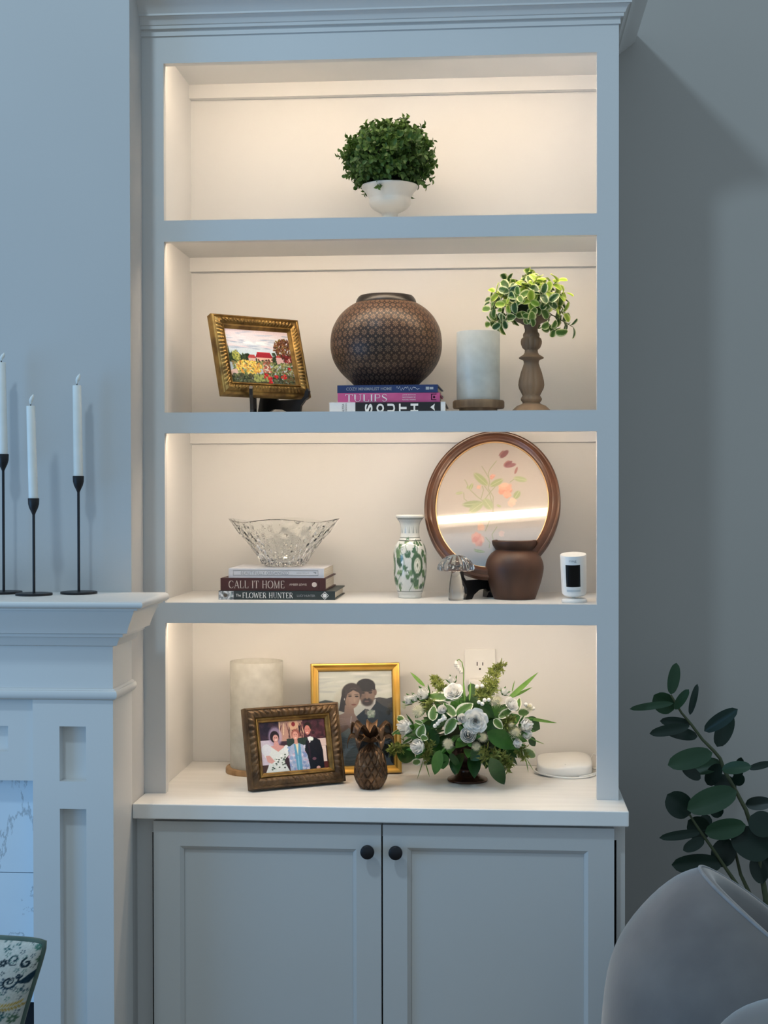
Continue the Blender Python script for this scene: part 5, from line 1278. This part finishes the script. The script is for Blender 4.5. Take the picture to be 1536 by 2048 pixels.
# ================================================================== MANTEL CANDLES
def mantel_candle(base_px, base_py, cup_px, cup0, cup1, top_px, top_py, flame_py, flame_dx, which, tall, order):
    b = atz(base_px, base_py, MANTEL_Z); s = spx(b)
    z = lambda py: aty(base_px, py, b.y).z-MANTEL_Z
    th = thing('candlestick_holder', f'{tall} thin black metal candlestick holder {order}', 'candlestick', (b.x, b.y, MANTEL_Z), group='black candlesticks on the mantel')
    put('base_disc', MB().lathe([(36/s, 0), (36.5/s, .001), (36.5/s, .0035), (36/s, .0045), (3/s, .005)], seg=48), M['black_metal'], th, smooth=35)
    zc0_, zc1_ = z(cup1), z(cup0)
    put('stem', MB().tube([(0, 0, .004), (0, 0, zc0_+.002)], .0026, 12), M['black_metal'], th, smooth=60)
    cp = [(.0024, zc0_-.002), (5/s, zc0_+.004), (8.5/s, zc0_+.011), (10.8/s, zc0_+.019), (11.3/s, zc1_-.001), (10.9/s, zc1_), (9.7/s, zc1_-.001), (9.5/s, zc1_-.010), (1e-5, zc1_-.0102)]
    put('cup', MB().lathe(cp, seg=40), M['black_metal'], th, smooth=50)
    H = z(top_py)-zc1_+.010
    ta = thing('taper_candle', f'white flameless taper candle standing in the {tall} mantel holder', 'candle', (b.x, b.y, MANTEL_Z+zc1_-.0099), group='white tapers on the mantel')
    lean = (top_px-cup_px+(base_px-cup_px)*0)/s
    # the taper leans a touch to the side, as in the holder
    ta.rotation_euler = (0, math.atan2(lean, H)*.75, 0)
    put('wax', MB().lathe([(9.0/s, .0004), (9.4/s, .002), (9.0/s, H*.5), (8.5/s, H-.001), (8.1/s, H), (2/s, H-.001)], seg=32), M['candle'], ta, smooth=40)
    put('wick', MB().tube([(0, 0, H-.002), (.0002, 0, H+.005)], .0012, 6), M['ink_dark'], ta)
    hf = z(flame_py)-z(top_py)-.003
    fl = MB().lathe(smooth_prof([(.0010, 0), (.0030, hf*.25), (.0042, hf*.45), (.0032, hf*.75), (1e-5, hf)], 4), seg=14)
    fl.v = [(x+.006*(zz/hf)**1.4, y, zz+H+.003) for x, y, zz in fl.v]
    put('plastic_flame', fl, M['candle'], ta, smooth=180)
mantel_candle(157.7, 1187.5, 154, 952, 983, 151.2, 771, 747, 6, 0, 'medium-height', 'on the mantel nearest the bookcase')
mantel_candle(68, 1190.5, 63.8, 996.5, 1028, 57, 812, 788, 6, 1, 'shortest', 'on the mantel, second from the bookcase')
mantel_candle(7.5, 1187, 7.4, 908, 940, 4, 725, 705, 5, 2, 'tallest', 'at the left end of the mantel')

# ================================================================== PAISLEY PILLOW AND ITS OTTOMAN
yq = -.75
tip = aty(100, 1877, yq); PS = .225
pw = thing('throw_pillow', 'cream throw pillow with blue-green paisley print and sage piping', 'pillow', (0, 0, 0))
roll = math.radians(10); cc = .115
def pil(u, v, sgn):
    x = u*(1-cc*(1-v*v)-.035*(u*v)**8)*PS; z = v*(1-cc*(1-u*u)-.035*(u*v)**8)*PS
    t = .085*((1-u*u)*(1-v*v))**.42
    return Vector((x, -t if sgn < 0 else t*.9, z))
RM = Matrix.Rotation(roll, 3, 'Y') @ Matrix.Rotation(math.radians(0), 3, 'X')
off = RM @ Vector((PS, 0, PS)); pc_ = Vector((tip.x-off.x, yq, tip.z-off.z))
pw.location = pc_
NP = 300
cv = Canvas(NP, NP, 'c3c9c6')
TE, NV, OL = ['3f6f6a', '4c7d74', '2f5c60'], ['1f3848', '26455a', '1c2f3a'], ['a48a3a', 'b59a4a']
def spiral(x, y, r, a0, turns, wd, col, flip=1):
    cv.line([(x+flip*r*(1-t)*math.cos(a0+turns*2*PI*t), y+r*(1-t)*math.sin(a0+turns*2*PI*t)) for t in np.linspace(0, .85, 60)], wd, col, 1, True)
def paisley(x, y, r, ang, c1, c2):
    ca, sa = math.cos(ang), math.sin(ang)
    tr = lambda u, v: (x+r*(u*ca-v*sa), y+r*(u*sa+v*ca))
    body = [tr(.62*math.cos(t), .62*math.sin(t)) for t in np.linspace(.3, 2*PI-.9, 34)]+[tr(.75, -.85), tr(1.05, -1.15), tr(1.0, -.7), tr(.85, -.2)]
    cv.line(body+[body[0]], r*.09, c1)
    for k in range(14):
        t = .5+k*.36; cv.ell(*tr(.82*math.cos(t), .82*math.sin(t)), r*.13, r*.08, c2, math.degrees(ang+t), .3)
    cv.line([tr(.36*math.cos(t)*(1-t/14), .36*math.sin(t)*(1-t/14)) for t in np.linspace(0, 8, 50)], r*.08, c1)
    for k in range(7): t = k*.9; cv.ell(*tr(.48*math.cos(t), .48*math.sin(t)), r*.05, r*.05, c2)
for i in range(9):
    for j in range(9):
        x, y = (i+.5*(j % 2)+.35)/8.6, (j+.4)/8.6
        k = (i*3+j*5) % 4
        if k == 0: paisley(x, y, .060, random.uniform(0, 6.28), random.choice(NV), random.choice(TE))
        elif k == 1: paisley(x, y, .052, random.uniform(0, 6.28), random.choice(TE), random.choice(NV))
        elif k == 2:
            a = random.uniform(-.6, .6); cv.line([(x-.06*math.cos(a), y-.06*math.sin(a)), (x+.06*math.cos(a), y+.06*math.sin(a))], .008, OL[0])
            for q in np.linspace(-.055, .055, 8):
                for sg in (-1, 1): cv.ell(x+q*math.cos(a)-sg*.017*math.sin(a)+.008, y+q*math.sin(a)+sg*.017*math.cos(a), .014, .006, random.choice(OL), math.degrees(a)+sg*40, .3)
        else:
            for q in range(9): t = q*2*PI/9; cv.ell(x+.030*math.cos(t), y+.030*math.sin(t), .017, .011, random.choice(NV+TE[:1]), math.degrees(t), .3)
            cv.ell(x, y, .014, .014, 'c3c9c6'); cv.ell(x, y, .008, .008, TE[1])
for _ in range(90): cv.ell(random.random(), random.random(), .010, .007, random.choice(TE+NV), random.uniform(0, 180), .3)
for _ in range(40): spiral(random.random(), random.random(), random.uniform(.02, .035), random.uniform(0, 6), 1.2, .008, random.choice(NV+TE), random.choice((-1, 1)))
def cpx(x, y):
    q_ = RM.inverted() @ (aty(x/9.6, 1860+y/9.6, yq-.03)-pc_); u = v = .8
    for _ in range(12):
        k_ = .035*(u*v)**8; u = q_.x/PS/(1-cc*(1-v*v)-k_); v = q_.z/PS/(1-cc*(1-u*u)-k_)
    return ((u+1)/2, (1-v)/2)
cv.poly([(.80, 0), (1, 0), (1, .32), (.80, .32)], 'c3c9c6')
def sp_(cx, cy, r, a0, turns, w, col, flip=1):
    x, y = cpx(cx, cy); r = r/9.6/611; cv.line([(x+flip*r*(1-.8*t)*math.cos(a0+turns*2*PI*t), y+r*(1-.8*t)*math.sin(a0+turns*2*PI*t)) for t in np.linspace(0, 1, 70)], w, col)
def petals(cx, cy, r, a0, a1, n, col, sz=26):
    x, y = cpx(cx, cy); r = r/9.6/611
    for a in np.linspace(a0, a1, n): cv.ell(x+r*math.cos(a), y+r*math.sin(a), sz/9.6/611, sz*.55/9.6/611, col, math.degrees(a)+25, .3)
sp_(250, 590, 120, 1.0, 1.1, .004, NV[0]); petals(250, 590, 70, 0, 5, 8, TE[0], 20); petals(240, 420, 80, 3, 6, 5, TE[2], 22)
sp_(180, 980, 180, -.6, .95, .0055, NV[2], 1); sp_(190, 980, 80, -1.2, .8, .004, NV[0]); petals(180, 990, 140, .2, 3.6, 9, NV[1], 30); petals(180, 980, 45, 0, 6, 7, NV[0], 9)
sp_(460, 680, 110, -1.2, 1.0, .007, NV[2], -1); petals(450, 680, 55, 0, 3, 4, NV[0], 22)
cv.poly([cpx(280, 1010), cpx(380, 980), cpx(500, 900), cpx(640, 830), cpx(580, 960), cpx(480, 1080), cpx(380, 1060)], NV[0]); sp_(340, 900, 60, 0, .9, .005, NV[0])
petals(650, 420, 50, 0, 6.28, 8, TE[1], 40); petals(670, 660, 50, 0, 6.28, 7, '4f6f5c', 40); petals(60, 640, 50, 0, 6.28, 8, NV[2], 34); petals(90, 410, 40, 0, 6.28, 5, TE[2], 28); petals(520, 310, 40, 0, 5, 5, NV[1], 20); petals(350, 330, 60, 2.5, 6, 5, TE[2], 24); petals(60, 300, 50, 3, 6.3, 5, TE[2], 24)
for x_, y_, c_, z_ in ((380, 480, NV[0], 16), (430, 560, TE[0], 14), (560, 560, NV[1], 16), (130, 500, TE[0], 16), (300, 790, TE[2], 18), (60, 820, NV[0], 16), (420, 830, TE[0], 16), (560, 760, NV[2], 14), (330, 1180, TE[2], 20), (260, 1130, NV[0], 18), (100, 1180, NV[1], 18), (420, 1250, TE[0], 16), (150, 1300, TE[1], 16), (330, 1320, NV[0], 14), (60, 1560, NV[0], 18), (150, 1620, TE[0], 20), (280, 1600, NV[1], 16), (300, 250, TE[0], 14), (450, 250, NV[0], 14), (560, 400, TE[2], 14)): petals(x_, y_, 34, 0, 5.5, 5, c_, z_)
for k in range(9):
    xx = -30+48*k; cv.ell(*cpx(xx, 1400+30*math.sin(k*.35)), 44/9.6/611, 17/9.6/611, OL[1], -60, .3); cv.ell(*cpx(xx+10, 1480+30*math.sin(k*.35)), 44/9.6/611, 17/9.6/611, OL[0], 55, .3)
petals(210, 1720, 60, 0, 6.28, 8, '4f6f5c', 40); petals(20, 1640, 60, 0, 6.28, 8, TE[2], 36); petals(20, 1200, 40, 0, 6.28, 6, TE[0], 18); petals(430, 1160, 60, 1, 4, 5, NV[1], 24)
cv.noise(.02)
us = np.linspace(-1, 1, NP)
verts = [RM @ pil(u, v, -1) for v in us[::-1] for u in us]
I = np.arange(NP*NP).reshape(NP, NP); q = np.stack([I[1:, :-1], I[1:, 1:], I[:-1, 1:], I[:-1, :-1]], -1).reshape(-1, 4)
me = bpy.data.meshes.new('printed_front'); me.from_pydata([tuple(v) for v in verts], [], q.tolist()); me.update()
set_colors(me, cv.linear().reshape(-1, 3)); me.polygons.foreach_set('use_smooth', [True]*len(me.polygons))
M['cloth_print'] = attr_material('printed_linen', .85, .1, bump=.3, bscale=900)
link('printed_front', me, M['cloth_print'], pw)
M['sage'] = material('sage_velvet', (.055, .10, .085), .8, vary=(.075, .13, .11), vscale=30, sheen=.5)
put('velvet_back', MB().grid(40, 40, lambda a, b: RM @ pil(2*a-1, 2*b-1, 1)), M['sage'], pw, smooth=180)
edge = [(-1+2*i/40, 1) for i in range(40)]+[(1, 1-2*i/40) for i in range(40)]+[(1-2*i/40, -1) for i in range(40)]+[(-1, -1+2*i/40) for i in range(41)]
put('piping', MB().tube([RM @ pil(u, v, -1) for u, v in edge], .0050, 10), M['sage'], pw, smooth=180)
zb_ = min((RM @ pil(u, v, -1)).z for u, v in edge)+pc_.z-.006
ot = thing('ottoman', 'low grey velvet ottoman under the paisley pillow', 'ottoman', (pc_.x-.08, yq+.02, 0))
M['velvet'] = material('grey_velvet', (.105, .100, .102), .75, vary=(.145, .139, .138), vscale=9, sheen=.6, bump=.12, bscale=25)
def rbox(x, y, z0, z1, n=4.0, seg=64): 
    lv = [(.97, z0), (1, z0+.02), (1, z1-.04), (.97, z1-.012), (.90, z1-.001), (.0001, z1)]
    vs = [(sqc(2*PI*i/seg, x*k, y*k, n)[0], sqc(2*PI*i/seg, x*k, y*k, n)[1], z) for k, z in lv for i in range(seg)]
    return MB().add(vs, [(j*seg+i, j*seg+(i+1) % seg, (j+1)*seg+(i+1) % seg, (j+1)*seg+i) for j in range(len(lv)-1) for i in range(seg)]+[tuple(range(seg))])
put('cushion', rbox(.24, .22, .05, zb_), M['velvet'], ot, smooth=40)
for sx in (-.17, .17):
    for sy in (-.15, .15): put('leg', MB().lathe([(.015, 0), (.02, .06)], (sx, sy, 0), 16), M['black_wood'], ot, smooth=40)

# ================================================================== BARREL CHAIR
CX, CY = .565, -.45
ch = thing('barrel_chair', 'grey velvet barrel chair with a rounded padded back', 'armchair', (CX, CY, 0))
RX, RY = .225, .185
sec = [(.10, .10), (.135, .14), (.155, .30), (.165, .50), (.163, .60), (.150, .68), (.125, .735), (.085, .787), (.045, .823), (.012, .840), (-.004, .842), (-.018, .832), (-.030, .800), (-.038, .70), (-.042, .40)]
sec = smooth_prof([(a+1, b) for a, b in sec], 3); sec = [(a-1, b) for a, b in sec]
def zrim(ph): return .842-.115*min(1.7, abs(ph)/math.radians(70))**1.9
def tub(ph, o, z):
    f = (z-.10)/(.842-.10); zz2 = .10+f*(zrim(ph)-.10)
    return Vector((-(RX+o)*math.cos(ph), -(RY+o*1.05)*math.sin(ph), zz2))
NPH = 72; PH = [math.radians(-128+256*i/NPH) for i in range(NPH+1)]
vs = [tub(p, o, z) for p in PH for o, z in sec]; ns = len(sec)
mb = MB().add(vs, [(i*ns+j, (i+1)*ns+j, (i+1)*ns+j+1, i*ns+j+1) for i in range(NPH) for j in range(ns-1)]+[tuple(range(ns)), tuple(NPH*ns+j for j in reversed(range(ns)))])
put('padded_back', mb, M['velvet'], ch, smooth=60)
welt = [tub(p, .002, .8425) + Vector((0, 0, .001)) for p in PH]
M['welt'] = material('pale_welt', (.20, .21, .23), .7, vary=(.25, .26, .28), vscale=30, sheen=.4)
put('welt_seam', MB().tube(welt, .0030, 8), M['welt'], ch, smooth=180)
put('seat_cushion', rbox(.20, .165, .16, .47, 2.6), M['velvet'], ch, smooth=50)
put('swivel_base', MB().lathe([(.22, 0), (.225, .01), (.225, .08), (.20, .101)], seg=48), M['black_wood'], ch, smooth=40)
qa = aty(1560, 2080, -.80)
pl2 = MB().grid(40, 24, lambda a, b: (0, 0, 0)); 
ro = MB().lathe(smooth_prof([(1e-5, .17), (.05, .165), (.10, .14), (.135, .09), (.15, .02), (.15, -.10), (.14, -.19), (.10, -.22), (1e-5, -.225)], 4), seg=48)
ro.v = [(x*1.05+qa.x-CX+.035, y*.8-.80-CY, z+qa.z-.115) for x, y, z in ro.v]
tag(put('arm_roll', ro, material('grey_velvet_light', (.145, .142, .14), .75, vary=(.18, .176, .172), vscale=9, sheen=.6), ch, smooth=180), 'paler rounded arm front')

# ================================================================== TALL LEAFY PLANT BEHIND THE CHAIR
ypl = .13
TP = lambda x, y: (1180+x/4.267, 1280+y/4.267)
tb = aty(1530, 1790, ypl)
tr_ = thing('leafy_plant', 'tall plant with dark green oval leaves behind the barrel chair', 'plant', (tb.x+.03, ypl, 0))
base = Vector((tb.x+.03, ypl, 0))
def tp(x, y, dy=0.): return aty(*TP(x, y), ypl+dy)-base
M['rub_lit'] = leaf_material('rubber_leaf_light', (.020, .058, .028), (.032, .080, .038), .42, 12, .15)  # brighter copy of the leaf colour for leaves that catch the light
M['rub'] = leaf_material('rubber_leaf', (.006, .020, .014), (.010, .030, .019), .38, 12, .1)  # same leaf with the shade put into its colour
M['bark'] = material('green_brown_stem', (.05, .065, .03), .6, vary=(.07, .085, .04), vscale=30)
put('stem', MB().tube([tp(690, 470), tp(780, 620), tp(860, 715), tp(960, 850), tp(1060, 950), tp(1110, 1010), tp(1150, 1120), tp(1240, 1280), tp(1330, 1450), tp(1380, 1600), tp(1440, 1850), tp(1500, 2200), Vector((.0, 0, .30))], [.0022, .0024, .0028, .003, .0034, .0036, .0038, .004, .0042, .0045, .005, .006, .008], 8), M['bark'], tr_, smooth=60)
put('stem', MB().tube([tp(850, 1490, -.02), tp(900, 1570, -.02), tp(960, 1660, -.02), tp(1060, 1800, -.02), tp(1160, 1950, -.01), tp(1400, 2300), Vector((.0, 0, .30))], [.002, .0025, .003, .0032, .0036, .005, .007], 8), M['bark'], tr_, smooth=60)
put('stem', MB().tube([tp(1210, 1690, .02), tp(1250, 1850, .02), tp(1285, 2000, .02), tp(1450, 2350, .01), Vector((.0, 0, .30))], [.002, .003, .0036, .005, .007], 8), M['bark'], tr_, smooth=60)
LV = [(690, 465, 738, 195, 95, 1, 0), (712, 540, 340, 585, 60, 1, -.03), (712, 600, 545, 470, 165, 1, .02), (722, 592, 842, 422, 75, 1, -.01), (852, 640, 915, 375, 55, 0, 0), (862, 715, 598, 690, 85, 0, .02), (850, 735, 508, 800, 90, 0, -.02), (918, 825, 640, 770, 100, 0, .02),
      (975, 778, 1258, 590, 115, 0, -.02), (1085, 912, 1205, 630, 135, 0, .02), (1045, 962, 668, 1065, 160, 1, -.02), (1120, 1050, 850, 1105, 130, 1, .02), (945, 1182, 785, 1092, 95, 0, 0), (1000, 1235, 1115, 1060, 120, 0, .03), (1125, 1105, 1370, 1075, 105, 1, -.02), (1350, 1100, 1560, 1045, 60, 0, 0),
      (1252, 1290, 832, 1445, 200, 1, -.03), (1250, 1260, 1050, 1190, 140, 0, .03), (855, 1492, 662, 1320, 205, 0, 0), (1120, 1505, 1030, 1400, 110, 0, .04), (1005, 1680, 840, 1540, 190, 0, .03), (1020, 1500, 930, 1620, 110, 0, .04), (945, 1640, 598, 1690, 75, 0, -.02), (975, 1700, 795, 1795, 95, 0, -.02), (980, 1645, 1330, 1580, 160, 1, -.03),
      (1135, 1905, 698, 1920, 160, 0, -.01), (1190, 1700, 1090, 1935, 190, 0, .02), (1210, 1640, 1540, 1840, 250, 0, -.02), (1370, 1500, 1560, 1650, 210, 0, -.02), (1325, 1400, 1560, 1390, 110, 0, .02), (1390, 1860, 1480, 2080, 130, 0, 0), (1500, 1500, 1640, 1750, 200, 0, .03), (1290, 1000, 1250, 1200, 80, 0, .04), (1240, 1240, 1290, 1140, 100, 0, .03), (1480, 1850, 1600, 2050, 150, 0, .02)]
for a, b, c_, d_, w_, lit, dy in LV:
    p0, p1 = tp(a, b, dy), tp(c_, d_, dy+random.uniform(-.03, .01)); L_ = (p1-p0).length; W_ = w_/4.267/spx(p0+base)
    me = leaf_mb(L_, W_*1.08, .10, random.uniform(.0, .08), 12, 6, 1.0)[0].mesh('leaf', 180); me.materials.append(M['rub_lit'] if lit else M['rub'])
    place(me, tr_, orient(p0, p1-p0, (random.uniform(-.3, .1), -1, random.uniform(.1, .5))))
put('planter', MB().lathe(smooth_prof([(.10, 0), (.115, .01), (.13, .15), (.14, .30), (.138, .31), (.128, .305), (.12, .28), (1e-5, .28)], 3), seg=48), material('dark_planter', (.03, .03, .033), .6, vary=(.045, .045, .05), vscale=20), tr_, smooth=50)
